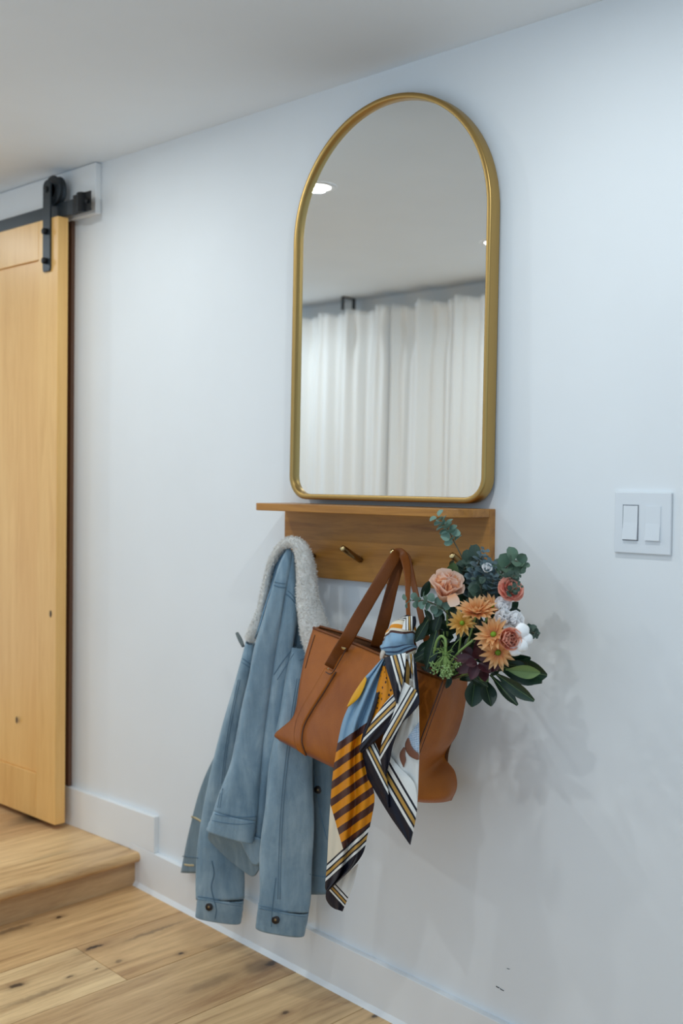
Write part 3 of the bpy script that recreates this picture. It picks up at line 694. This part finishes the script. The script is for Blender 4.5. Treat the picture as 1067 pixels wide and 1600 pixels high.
# long left tail: blue, then diagonal stripes, then the striped hem
L=[(597,1029,.268),(580,1048,.272),(566,1064,.274),(550,1094,.278),(536,1125,.282),(527,1165,.284),(520,1210,.284),(516,1260,.282),(513,1310,.280),(511,1350,.278),(508,1384,.276),(510,1392,.276)]
Rr=[(603,1029,.272),(600,1052,.278),(596,1074,.282),(588,1104,.286),(578,1140,.290),(572,1180,.292),(578,1214,.292),(585,1246,.290),(580,1280,.288),(574,1305,.286),(562,1342,.284),(512,1393,.277)]
n_=lambda G:G[:,1]+.71*G[:,0]
tail=spanel('tail',L,Rr,M_tail,hem=line((565,1341),(510,1391),32),pat=lambda G:1+(n_(G)-1536)/26.5,corner=lambda G:-((G[:,0]-514)*.965-(G[:,1]-1248)*.262)*0-((G[:,0]-514.5)-.285*(G[:,1]-1250)),bulge=.012,fold=.010,kf=2.6,nu=60,nv=110)
# turned-under corner of that tail
spanel('tail_corner',[(510,1391,.262),(509,1398,.262),(510,1406,.262),(516,1415,.262),(523,1420,.262)],[(560,1349,.262),(557,1362,.262),(552,1382,.262),(544,1402,.262),(535,1424,.262)],M_white,hem=line((536,1427),(505,1393),24),bulge=.005,fold=.002)
spanel('yellow_print',[(571,1057,.284),(560,1072,.287),(550,1088,.290),(542,1104,.291)],[(573,1062,.288),(568,1076,.292),(560,1091,.294),(545,1104,.292)],M_yel,bulge=.002,fold=0,nu=10,nv=16)
# dotted orange fold
spanel('fold',[(598,1040,.286),(590,1070,.292),(584,1100,.296),(574,1130,.298),(566,1158,.298)],[(602,1042,.290),(613,1072,.298),(614,1092,.302),(602,1118,.302),(572,1158,.300)],M_dot,bulge=.005,fold=.002)
spanel('fold',[(588,1082,.300),(583,1102,.302),(576,1124,.303),(566,1150,.303),(562,1175,.302)],[(592,1082,.302),(588,1102,.304),(580,1126,.305),(570,1152,.305),(565,1175,.303)],M_navy,bulge=.001,fold=0,nu=6)
# white centre with the acorn print
spanel('fold',[(640,1060,.270),(636,1100,.274),(622,1140,.278),(604,1180,.280),(600,1205,.280),(618,1240,.280),(640,1268,.280)],[(648,1062,.272),(654,1100,.278),(655,1140,.280),(655,1180,.281),(654,1210,.281),(653,1240,.281),(651,1268,.281)],M_white,bulge=.006,fold=.003)
# lower triangle with the broad navy hem
spanel('fold',[(560,1176,.290),(566,1196,.292),(578,1222,.293),(594,1250,.292),(610,1276,.291),(626,1299,.290),(640,1319,.288)],[(606,1176,.290),(622,1196,.291),(646,1222,.289),(652,1250,.288),(650,1276,.288),(646,1297,.287),(641,1320,.287)],M_white,hem=line((637,1314),(558,1178),40),bulge=.004,fold=.003,kf=1.3,nu=40,nv=70)
spanel('fold',[(562,1174,.296),(570,1190,.298),(582,1214,.298),(594,1238,.297),(606,1262,.295)],[(586,1160,.297),(594,1180,.300),(602,1204,.300),(606,1230,.299),(608,1262,.296)],M_white,hem=line((606,1262),(562,1174),28),bulge=.004,fold=0)
# crossing striped folds
spanel('fold',[(614,1085,.306),(598,1103,.309),(582,1126,.310),(570,1150,.309),(561,1170,.306)],[(622,1102,.309),(615,1124,.312),(600,1144,.313),(584,1160,.312),(564,1177,.307)],M_white,hem=line((619,1122),(563,1178),30),bulge=.004,fold=.002)
spanel('fold',[(632,1066,.312),(622,1092,.315),(613,1120,.316),(600,1148,.315),(594,1176,.312),(596,1196,.308),(601,1211,.304)],[(650,1078,.313),(655,1098,.317),(644,1114,.319),(627,1132,.318),(614,1164,.315),(609,1188,.310),(603,1212,.304)],M_white,hem=line((656,1098),(606,1186),27),bulge=.005,fold=.002)
spanel('fold',[(600,1027,.305),(604,1046,.314),(609,1062,.317),(614,1080,.317),(619,1099,.314)],[(634,1020,.308),(633,1042,.317),(630,1060,.319),(626,1078,.318),(621,1099,.315)],M_white,hem=line((619,1100),(599,1026),30),bulge=.006,fold=.002)
spanel('fold',[(634,1022,.300),(640,1040,.304),(645,1058,.306),(648,1078,.306),(652,1098,.305)],[(646,1022,.297),(650,1040,.301),(652,1058,.303),(654,1078,.303),(655,1098,.304)],M_white,hem=line((655,1100),(650,1020),-14),bulge=.003,fold=.002)
spanel('fold',[(606,1030,.262),(604,1080,.266),(600,1130,.268),(596,1180,.268)],[(650,1030,.260),(653,1080,.264),(654,1130,.266),(652,1180,.266)],M_white,hem=line((606,1180),(612,1030),44),bulge=.004,fold=.003)
# acorn print on the white fold
k=Mat('lattice_print',(160,186,214),.55); br=k.node('ShaderNodeTexBrick'); br.offset=0; br.inputs['Scale'].default_value=150; br.inputs['Color1'].default_value=srgb(196,210,224); br.inputs['Color2'].default_value=srgb(176,198,220); br.inputs['Mortar'].default_value=srgb(60,76,104); br.inputs['Mortar Size'].default_value=.03; br.inputs['Brick Width'].default_value=.5; br.inputs['Row Height'].default_value=.5
sv=k.node('ShaderNodeSeparateXYZ'); k.link(k.coord(),sv.inputs[0]); cv=k.node('ShaderNodeCombineXYZ'); k.link(sv.outputs['X'],cv.inputs['X']); k.link(sv.outputs['Z'],cv.inputs['Y']); k.link(cv.outputs[0],br.inputs['Vector']); k.color(br.outputs['Color'])
M_acorn=Mat('acorn_print',(124,78,58),.55).m
spanel('acorn_print',[(650,1134,.291),(643,1144,.292),(638,1152,.292),(642,1164,.292),(649,1174,.291)],[(654.5,1128,.289),(654.5,1140,.289),(655,1152,.289),(655,1164,.289),(654.5,1176,.289)],k.m,bulge=.001,fold=0,nu=8,nv=14)
spanel('acorn_print',[(637,1153,.2915),(633,1162,.2915),(634,1172,.2915),(641,1182,.2915),(651,1187,.290)],[(639,1153,.2925),(643,1166,.2925),(649,1174,.2925),(654,1178,.2905),(654.5,1187,.290)],M_acorn,bulge=.001,fold=0,nu=8,nv=14)
spanel('leaf_print',[(631,1167,.291),(625,1176,.291),(625,1186,.291),(630,1198,.291)],[(633,1169,.2915),(633,1180,.2915),(634,1188,.2915),(630.5,1199,.291)],M_acorn,bulge=.001,fold=0,nu=8,nv=14)
# the knot
kp=[(641,963,.245),(636,975,.252),(629,988,.262),(624,1002,.268),(622,1016,.270),(618,1030,.268)]
V,f=tube(kp,[6,15,22,26,25,16],[.010,.022,.030,.034,.034,.02],n=70,m=40,fold=lambda a,s:1+.10*math.sin(2*a+9*s)+.06*math.sin(3*a-17*s)+.04*math.sin(7*a+20*s))
G=np.repeat(np.linspace(0,1,70),40); th=np.tile(np.linspace(0,2*math.pi,41)[:-1],70)
obj('knot',V,f,M_knt,SC,attrs={'pat':np.clip(G+.13*np.sin(th+.9)+.03*np.sin(3*th),0,1),'hem':np.full(len(G),5.),'corner':np.full(len(G),-1.)})
spanel('knot_end',[(628,984,.300),(631,972,.296),(636,963,.290)],[(645,986,.296),(650,974,.292),(649,963,.288)],M_white,hem=line((650,990),(650,960),-17),bulge=.008,fold=0,nu=16,nv=20)
spanel('knot_flap',[(604,1003,.292),(598,1012,.294),(594,1022,.294),(594,1030,.292)],[(612,1004,.298),(606,1014,.300),(601,1022,.298),(598,1029,.294)],silk('silk_cream',b_plain((206,198,188)),False),bulge=.003,fold=0,nu=10,nv=16)
# ================================================================== FLOWERS AND FOLIAGE IN THE BAG
def plantmat(name,a,b,rough=.5,scale=40,trans=.0):
    k=Mat(name,a,rough); v=k.coord(rand=True); oi=k.node('ShaderNodeObjectInfo')
    c=k.mix(a,b,k.noise(v,scale,3)); hs=k.node('ShaderNodeHueSaturation'); k.link(c,hs.inputs['Color'])
    mr=k.node('ShaderNodeMapRange'); mr.inputs['To Min'].default_value=.78; mr.inputs['To Max'].default_value=1.15; k.link(oi.outputs['Random'],mr.inputs['Value']); k.link(mr.outputs[0],hs.inputs['Value'])
    k.color(hs.outputs[0]); k.bump(k.noise(v,scale*5,3),.15,.001); k.thin(hs.outputs[0],.2)
    return k.m
M_euc=plantmat('eucalyptus_green',(132,160,146),(98,132,116)); M_eucb=plantmat('eucalyptus_blue',(104,124,130),(66,90,96)); M_eucd2=plantmat('eucalyptus_sage',(112,138,116),(80,108,90)); M_eucd=plantmat('eucalyptus_deep',(84,106,92),(54,76,64))
M_dark=plantmat('dark_glossy_leaf',(32,60,38),(17,36,24),.32,25); M_pale=plantmat('pale_and_lit_leaf',(128,152,92),(104,132,76),.5)
M_stem=Mat('green_stem',(132,160,88),.55).m; M_stemd=Mat('brown_stem',(84,78,56),.6).m
M_burg=plantmat('burgundy_leaf',(84,34,44),(52,20,30),.45)
def petalmat(name,base,edge,deep):
    k=Mat(name,base,.6); p=k.attr('along'); k.color(k.ramp(p,[(0,deep),(.45,base),(1,edge)])); k.b.inputs['Sheen Weight'].default_value=.15
    k.thin(k.b.inputs['Base Color'].links[0].from_socket,.38); return k.m
M_rose=petalmat('peach_petal',(248,206,178),(250,224,206),(246,172,116)); M_white_p=petalmat('white_petal',(252,250,249),(253,252,252),(248,244,240))
M_mum=petalmat('apricot_petal',(238,178,112),(242,200,150),(220,130,84)); M_mumy=petalmat('yellow_petal',(238,190,96),(240,200,130),(220,160,50)); M_ran=petalmat('salmon_petal',(248,188,162),(250,206,184),(242,150,118)); M_car=petalmat('coral_petal',(238,150,128),(240,176,156),(214,96,74))
M_white_b=Mat('white_bud_petal',(246,246,245),.6).m; M_eye=plantmat('green_eye',(140,176,40),(110,150,30),.6,200)
def lm(name,outline,mat,cup=.1,bend=.1,nu=7,nv=9,ruffle=0.,attach=None):
    """unit leaf or petal: length 1 along +Y, facing +Z; outline(s) gives its half width"""
    V=[];A=[]
    for j in range(nv):
        s=j/(nv-1); w=outline(s)
        for i in range(nu):
            u=2*i/(nu-1)-1
            V.append((u*w, s, cup*w*abs(u)**1.6*1.6 - bend*s*s + ruffle*math.sin(9*u+4)*s))
            A.append(s)
    me=mesh_of(name,V,gridf(nu,nv),mat)
    at=me.attributes.new('along','FLOAT','POINT'); at.data.foreach_set('value',np.array(A,np.float32)); return me
ell=lambda w:(lambda s:max(w*math.sin(math.pi*min(max(s,0.0),1.0))**.75,.004))
roundl=lambda w:(lambda s:max(w*math.sqrt(max(0,1-(2*s-1)**2)),.02))
lance=lambda w:(lambda s:max(w*math.sin(math.pi*s**.85)**.9,.004))
obov=lambda w:(lambda s:max(w*math.sin(math.pi*min(s**1.5,.999))**.7,.03))
petal_w=lambda w:(lambda s:w*(.35+.65*math.sin(math.pi*(.12+.62*s))))if True else None
def frame(p,y,nrm,s,sx=None):
    """matrix with Y along y, Z near nrm, origin p, uniform scale s"""
    y=np.array(y,float);y/=np.linalg.norm(y); nrm=np.array(nrm,float); x=np.cross(y,nrm); l=np.linalg.norm(x)
    if l<1e-4: x=np.cross(y,[.3,.5,.8]); l=np.linalg.norm(x)
    x/=l; z=np.cross(x,y); sx=s if sx is None else sx
    m=Matrix.Identity(4)
    for i in range(3): m[i][0]=x[i]*sx; m[i][1]=y[i]*s; m[i][2]=z[i]*s; m[i][3]=p[i]
    return m
TOC=-Fw
def stemtube(t,pts,r=.0016,mat=None,nm='stem'):
    V,f=tube([W(*q) for q in pts],[r]*len(pts),[r]*len(pts),n=6*len(pts),m=7,world=True); return obj(nm,V,f,mat or M_stem,t)
MOUTH=(700,1062,.165)
R_=random.Random(11)
def rv(s): return np.array([R_.gauss(0,s),R_.gauss(0,s),R_.gauss(0,s)])
G_e='eucalyptus sprigs in the bouquet'
def eucalyptus(pts,label,mat,size,npairs,shape=roundl(.54),tip=.45,grow=.75,tilt=.7,face=(.4,1.1),name='eucalyptus_sprig'):
    t=thing(name,W(*pts[0]),label,'foliage',G_e)
    P=np.array([W(*q) for q in cr(pts,60)]); V,f=tube(P[::6],[.0013]*len(P[::6]),[.0013]*len(P[::6]),n=40,m=6,world=True); obj('stem',V,f,M_stemd,t)
    me=lm('leaf',shape,mat,.18,.12)
    for i in range(npairs):
        s=1-(1-tip*0)*(i/npairs)*grow; q=P[int(min(59,s*59))]; T=P[min(59,int(s*59)+1)]-P[max(0,int(s*59)-2)]; T/=np.linalg.norm(T)+1e-9
        ax=np.cross(T,TOC); ax/=np.linalg.norm(ax); ang=i*1.57+R_.uniform(-.4,.4)
        sz=size*(tip+(1-tip)*min(1,i/4))*R_.uniform(.85,1.15)
        b2=np.cross(T,ax)
        for sg in (1,-1):
            dr=ax*math.cos(ang)*sg+b2*math.sin(ang)*sg+T*.35; n=T*tilt*R_.uniform(.2,1)+TOC*R_.uniform(*face)+np.array([0,0,.3])+rv(.2)
            inst('leaf',me,t,frame(q+dr*.002,dr,n,sz))
    return t
def bigleaf(t,b,tp,hwp,mat,nrm=None,bend=.08,cup=.2,nm='leaf',rib=True,outl=None):
    a=np.array(W(*b));c=np.array(W(*tp));L=np.linalg.norm(c-a); w=hwp*depth(a)/F_/L
    me=lm('leaf',(outl or ell)(w),mat,cup,bend,9,14); o=inst(nm,me,t,frame(a,c-a,TOC+np.array([0,0,.35])+rv(.12) if nrm is None else nrm,L))
    if rib:
        V=[];m=6
        for j in range(9):
            s=j/8
            for i in range(m):
                an=2*math.pi*i/m; V.append((.009*math.cos(an)*(1-.6*s),s,-bend*s*s+.004+.006*math.sin(an)))
        inst('midrib',mesh_of('midrib',V,gridf(m,9,True),M_pale if mat is M_dark else mat),o,WM[o])
    return o
def flower_axis(px,py,d,ax):
    """centre and facing; ax given as (right,up,toward camera)"""
    c=np.array(W(px,py,d)); a=RT*ax[0]+UP*ax[1]+TOC*ax[2]; return c,a/np.linalg.norm(a)
def basis(a):
    h=np.array([0,0,1.]) if abs(a[2])<.9 else np.array([1.,0,0]); x=np.cross(h,a);x/=np.linalg.norm(x);return x,np.cross(a,x)
def rose(px,py,d,r,ax,label,cat,mat,name,rings=((3,.08,.0,1.5,0),(3,.18,.03,1.55,0),(4,.3,.08,1.6,0),(5,.45,.14,1.66,0),(5,.6,.24,1.66,1),(5,.74,.38,1.56,1)),group=None,stem=True,sub=None,tall=1.0,inner=None):
    c,a=flower_axis(px,py,d,ax); x,y=basis(a)
    t=thing(name,c-a*r*1.2,label,cat,group)
    ms=(lm('petal',petal_w(.52),mat,.34,-.22,9,9,.006),lm('petal',petal_w(.54),mat,.26,.16,9,9,.012))
    mi_=lm('petal',petal_w(.52),inner,.34,-.22,9,9,.006) if inner else ms[0]
    base=c-a*r*1.05*tall; k=0
    for n,rad,opn,ln,mi in rings:
        for i in range(n):
            an=2*math.pi*(i/n)+k*1.1+R_.uniform(-.12,.12); out=x*math.cos(an)+y*math.sin(an)
            th=opn+R_.uniform(-.05,.05); dr=a*math.cos(th)+out*math.sin(th); p=base+out*r*rad*.5
            inst('petal',mi_ if rad<.32 else ms[mi],t,frame(p,dr,-out*math.cos(th)+a*math.sin(th),r*ln*tall,sx=r*(.75+.95*rad)))
        k+=1
    if stem:
        q=[(px,py+8,d-.015),((px+MOUTH[0])/2,(py+MOUTH[1])/2+10,(d+MOUTH[2])/2-.02),MOUTH]; stemtube(t,q,.0022,M_stem)
    if sub: sub(t,c,a,r)
    return t
def mum(px,py,d,r,ax,label,mat,n=16,rings=3,flat=1.0):
    c,a=flower_axis(px,py,d,ax); x,y=basis(a)
    t=thing('chrysanthemum',c-a*r*.3,label,'flower','apricot chrysanthemums in the bouquet')
    me=lm('petal',lance(.15),mat,.35,-.12,5,7)
    for k in range(rings):
        for i in range(n-2*k):
            an=2*math.pi*(i+.5*k)/(n-2*k)+R_.uniform(-.12,.12); out=x*math.cos(an)+y*math.sin(an); el=(.12+.36*k)*flat+R_.uniform(-.16,.2)
            dr=out*math.cos(el)+a*math.sin(el)
            inst('petal',me,t,frame(c+out*r*.1,dr,a*math.cos(el)-out*math.sin(el),r*(1-.16*k)*R_.uniform(.9,1.08)))
    V=[];m=14
    for j,(rr,h) in enumerate(((.16,-.02),(.17,.08),(.14,.15),(.07,.19),(.01,.2))):
        for i in range(m): V.append(c+(x*math.cos(2*math.pi*i/m)+y*math.sin(2*math.pi*i/m))*r*rr+a*r*h)
    obj('flower_eye',V,gridf(m,5,True),M_eye,t)
    stemtube(t,[(px,py+4,d-.01),((px+MOUTH[0])/2+4,(py+MOUTH[1])/2+6,(d+MOUTH[2])/2),MOUTH],.0018)
    return t
def shrub(t,c0,n,spread,mat,size,shape,dirs):
    me=lm('leaf',shape,mat,.15,.15)
    for i in range(n):
        px=c0[0]+R_.gauss(0,spread[0]);py=c0[1]+R_.gauss(0,spread[1]);d=c0[2]+R_.gauss(0,.012)
        dr=RT*R_.gauss(dirs[0],.6)+UP*R_.gauss(dirs[1],.6)+TOC*R_.uniform(-.1,.6)
        inst('leaf',me,t,frame(np.array(W(px,py,d)),dr,TOC+np.array([0,0,.5])+rv(.35),size*R_.uniform(.7,1.2)))

# --- deep green filler stems that carry the bouquet
t=thing('ruscus_stem',W(*MOUTH),'dark green leafy filler packed behind the peach rose and apricot blooms','foliage','dark leafy stems in the bouquet')
stemtube(t,[MOUTH,(722,1000,.17),(742,930,.17)],.002,M_stemd)
shrub(t,(735,985,.165),70,(26,32),M_dark,.034,ell(.26),(0,.5))
t=thing('ruscus_stem',W(700,1050,.16),'dark green leafy filler spilling over the bag edge beside the scarf','foliage','dark leafy stems in the bouquet')
stemtube(t,[MOUTH,(690,1010,.20),(680,960,.21)],.002,M_stemd)
shrub(t,(690,1000,.185),45,(16,28),M_dark,.034,ell(.26),(-.2,.2))
for b,tp,h in (((669,968,.245),(648,1004,.262),8),((682,985,.25),(666,1046,.27),11),((667,1018,.255),(640,1034,.275),7),((690,955,.24),(676,994,.25),7),((676,1000,.24),(650,1024,.265),8),((690,1010,.22),(684,1050,.235),8)): bigleaf(t,b,tp,h,M_dark)
t=thing('ruscus_stem',W(740,1040,.16),'dark green leafy filler behind the eucalyptus at the top of the bouquet','foliage','dark leafy stems in the bouquet')
stemtube(t,[MOUTH,(735,980,.15),(748,905,.15)],.002,M_stemd)
shrub(t,(748,918,.15),60,(20,20),M_dark,.026,ell(.32),(0,.6)); shrub(t,(757,1005,.19),40,(14,14),M_dark,.028,ell(.3),(0,.2)); shrub(t,(728,890,.16),14,(8,10),M_eucd,.024,roundl(.5),(0,.5))
# --- eucalyptus
def euc(*a,**k): return eucalyptus(*a,**k)
euc([(735,965,.16),(728,900,.165),(722,872,.175),(709,846,.185),(699,826,.19),(684,808,.20)],'pale green eucalyptus sprig rising highest, in front of the shelf board',M_euc,.0185,11,grow=.44,tip=.8,tilt=1.2,face=(.2,.7))
euc([(715,985,.20),(698,958,.235),(680,945,.25),(660,938,.26),(636,939,.265)],'pale green eucalyptus sprig reaching left across the bag handle',M_euc,.0175,11,grow=.75,tip=.7,tilt=.8,face=(.2,.9))
euc([(745,985,.18),(748,940,.20),(752,905,.21),(768,878,.215)],'blue-grey eucalyptus sprig in the middle of the bouquet',M_eucb,.017,20,tip=.5,tilt=1.4,face=(0,.7))
euc([(735,975,.18),(738,930,.19),(742,895,.20),(757,860,.205)],'short blue-green eucalyptus sprig pointing up beside the third free peg',M_eucb,.016,18,tip=.45,tilt=1.4,face=(0,.7))
euc([(760,975,.18),(768,930,.19),(780,902,.19),(792,886,.19),(805,877,.185),(819,886,.18)],'broad-leaved green eucalyptus sprig arching to the right over the wall',M_eucd2,.024,10,grow=.6,tip=.45,tilt=.4)
euc([(758,990,.17),(760,950,.20),(766,925,.215),(772,900,.22)],'dense slate-green eucalyptus sprig behind the white roses',M_eucb,.0165,18,tilt=1.4,face=(0,.7))
euc([(725,985,.17),(722,940,.18),(722,905,.18),(728,880,.18)],'deep green eucalyptus sprig right behind the large peach rose',M_eucd,.023,16)
euc([(770,980,.18),(785,930,.205),(796,906,.215),(808,898,.215)],'small-leaved green sprig curling above the coral carnation',M_eucd,.013,8,grow=.45)
euc([(775,985,.18),(788,945,.22),(797,926,.235),(812,914,.235)],'small-leaved green sprig crossing in front of the coral carnation',M_eucd,.011,6,grow=.4)
euc([(790,1010,.18),(812,988,.19),(825,986,.19),(839,992,.19)],'thin green sprig poking out at the far right past the white buds',M_eucd,.013,8,grow=.5)
euc([(750,985,.20),(744,950,.225),(752,925,.23),(745,905,.23)],'dusky green eucalyptus sprig between the peach rose and the white roses',M_eucd,.022,12)
t=thing('eucalyptus_leaf_stem',W(712,960,.18),'single broad round green leaf standing behind the large peach rose','foliage')
bigleaf(t,(705,905,.20),(709,879,.205),10,plantmat('mid_green_leaf',(92,118,72),(76,102,60)),outl=roundl if False else None); stemtube(t,[(712,960,.18),(707,930,.195),(705,905,.20)],.0015)
# --- roses
def big_extra(t,c,a,r):
    x,y=basis(a)
    for px,tx in (((690,948),(700,950)),((716,930),(712,956))): pass
    me=lm('petal',petal_w(.5),M_rose,.25,.18,9,9,.01)
    inst('petal',me,t,frame(np.array(W(705,930,.285)),np.array(W(713,952,.292))-np.array(W(705,930,.285)),TOC,.022))
rose(698,916,.25,.0235,(.10,.72,.68),'large peach rose, the biggest bloom, left of the bouquet','rose',M_rose,'peach_rose',sub=big_extra,tall=1.45,inner=petalmat('peach_heart',(252,196,146),(252,206,164),(246,160,96)))
rose(797,998,.262,.0195,(.15,.1,.95),'peach ranunculus with coral heart beside the white buds','flower',M_ran,'ranunculus',rings=((4,.15,.05,1.35,0),(5,.35,.15,1.4,0),(6,.55,.28,1.45,0),(6,.75,.45,1.45,0),(6,.9,.65,1.4,0)))
rose(800,918,.225,.0155,(.2,.5,.8),'coral carnation half hidden by green sprigs at the right edge','flower',M_car,'carnation',rings=((5,.2,.15,1.4,1),(6,.45,.4,1.45,1),(7,.7,.7,1.4,1),(7,.85,1.0,1.3,1)))
for px,py,d,r,ax,l in ((786,944,.235,.0165,(.1,.5,.8),'upper of the three small white roses near the coral carnation'),(787,965,.245,.017,(0,.3,.9),'small white rose touching the apricot chrysanthemums'),(806,968,.235,.0165,(.3,.3,.9),'rightmost of the three small white roses')):
    rose(px,py,d,r,ax,l,'rose',M_white_p,'white_rose',rings=((3,.12,-.04,1.42,0),(4,.3,.0,1.5,0),(5,.55,.12,1.45,0),(5,.76,.34,1.25,1)),group='small white roses in the bouquet')
rose(761,887,.225,.009,(0,.5,.8),'tiny white bloom among the blue-grey eucalyptus','flower',M_white_p,'white_bloom',rings=((3,.2,.1,1.4,0),(4,.6,.5,1.4,1)))
for px,py,d,r,l in ((816,985,.24,.0125,'topmost white flower bud at the right edge of the bouquet'),(823,998,.235,.0105,'white flower bud farthest to the right'),(815,1008,.245,.0115,'white flower bud just right of the peach ranunculus'),(805,1015,.25,.011,'lowest white flower bud, above the large dark leaves')):
    c,a=flower_axis(px,py,d,(.3,.35,.85)); x,y=basis(a); t=thing('white_bud',c-a*r,l,'flower bud','white buds in the bouquet'); V=[];m=30;nn=12
    for j in range(nn):
        ph_=math.pi*(j/(nn-1))
        for i in range(m):
            an=2*math.pi*i/m; rr=r*math.sin(ph_)**.8*(1+.10*abs(math.sin(2.5*an+1.2*j/nn))*math.sin(ph_)); V.append(c-a*r*math.cos(ph_)*(1.15 if j<nn/2 else .8)+(x*math.cos(an)+y*math.sin(an))*rr)
    obj('bud',V,gridf(m,nn,True),M_white_b,t); stemtube(t,[(px,py+3,d-.01),((px+MOUTH[0])/2,(py+MOUTH[1])/2+10,(d+MOUTH[2])/2-.02),MOUTH],.0014)
# --- chrysanthemums
mum(744,957,.265,.036,(-.1,.86,.48),'apricot chrysanthemum highest of its kind, right of the large rose',M_mum,18,3,1.2)
mum(768,948,.235,.026,(.2,.7,.6),'apricot chrysanthemum tucked behind, next to the white roses',M_mum,16,2)
mum(722,974,.265,.027,(-.2,.45,.85),'yellow-apricot chrysanthemum with green eye above the bent stem',M_mumy,13,2,.9)
mum(771,992,.265,.033,(-.25,.5,.8),'apricot chrysanthemum with green eye left of the ranunculus',M_mum,16,2,1.1)
mum(778,1019,.262,.032,(-.1,-.2,.95),'apricot chrysanthemum lowest of its kind, above the large dark leaves',M_mum,15,2,.8)
# --- burgundy foliage
t=thing('burgundy_foliage',W(735,1050,.20),'dark burgundy foliage in the low middle of the bouquet','foliage')
for b,tp,h in (((742,1030,.26),(708,1028,.275),8),((742,1034,.265),(716,1052,.28),8),((745,1028,.262),(748,996,.27),8),((748,1030,.262),(772,1020,.27),9),((744,1036,.27),(736,1062,.285),9),((748,1036,.266),(766,1050,.275),9),((738,1026,.25),(722,1010,.26),8),((752,1040,.26),(782,1042,.265),9),((745,1034,.27),(728,1038,.29),8),((746,1030,.27),(744,1012,.285),8),((750,1028,.25),(763,1005,.255),9),((740,1045,.25),(712,1046,.265),8),((752,1046,.25),(758,1064,.265),9)): bigleaf(t,b,tp,h,M_burg,rib=False)
stemtube(t,[(744,1036,.255),(725,1050,.21),MOUTH],.002,M_burg)
# --- big dark leaves over the right rim
t=thing('magnolia_branch',W(745,1060,.18),'branch of large glossy dark green leaves spilling right below the flowers','foliage')
stemtube(t,[MOUTH,(735,1052,.20),(765,1050,.22),(790,1045,.21)],.0026,M_stemd)
for b,tp,h,m_ in (((774,1040,.225),(852,1056,.21),19,M_dark),((782,1044,.22),(845,1068,.20),9,M_dark),((772,1050,.23),(831,1095,.235),10,M_dark),((766,1054,.225),(807,1100,.235),7,M_dark),((755,1058,.225),(768,1102,.24),12,M_dark),((742,1056,.22),(738,1104,.24),14,M_dark),((770,1036,.235),(828,1030,.215),10,M_dark),((748,1050,.24),(762,1064,.25),7,M_pale),((764,1046,.245),(778,1050,.255),7,M_dark),((790,1046,.238),(842,1052,.228),10,M_pale),((785,1038,.232),(822,1042,.225),8,M_dark),((730,1050,.23),(760,1072,.245),8,M_dark)): bigleaf(t,b,tp,h*1.08,m_,nrm=TOC+rv(.15),outl=lambda w:obov(w))  # broad pale leaf paints lighter green and highlight onto the largest dark leaf
# --- bent green umbel
t=thing('green_lace_flower',W(696,1020,.26),'bent green lace flower drooping over the bag rim','flower')
stemtube(t,[(676,1030,.25),(680,1010,.262),(684,999,.268),(690,994,.27),(696,1000,.272),(696.5,1012,.273),(696,1024,.274)],.0026)
R3=random.Random(5); Vr=[];Vd=[]
for i in range(46):
    ex=696+R3.gauss(0,8.5); ey=1050+R3.gauss(0,4.5)-abs(ex-696)*.45; q=[np.array(W(696,1023,.274)),np.array(W((696+ex)/2+R3.gauss(0,2),1036,.28+R3.gauss(0,.006))),np.array(W(ex,ey,.276+R3.gauss(0,.012)))]
    Vr.append(tube(q,[.0006]*3,[.0006]*3,n=8,m=5,world=True))
    for _ in range(5):
        p=q[2]+np.array([R3.gauss(0,.0028) for _ in range(3)]); Vd.append(rod(p,p+np.array([0,0,-.0024]),.0014,6))
for i in range(40):
    a0=R3.uniform(0,1); p0=np.array(W(696+R3.gauss(0,3),1022+R3.uniform(-4,8),.274)); p1=p0+np.array([R3.gauss(0,.014),R3.gauss(-.004,.008),R3.gauss(.002,.016)]); Vr.append(tube([p0,(p0+p1)/2+np.array([0,0,.003]),p1],[.0005]*3,[.0005]*3,n=6,m=4,world=True))
v,f=join(Vr); tag(obj('rays',v,f,M_stem,t),kind='stuff'); v,f=join(Vd); tag(obj('florets',v,f,plantmat('lace_floret',(168,196,132),(140,172,104)),t),kind='stuff')
t=thing('bare_stem',W(*MOUTH),'pale green bare stem slanting up to the burgundy foliage','stem'); stemtube(t,[(700,1040,.235),(716,1020,.262),(739,1000,.268)],.0022)
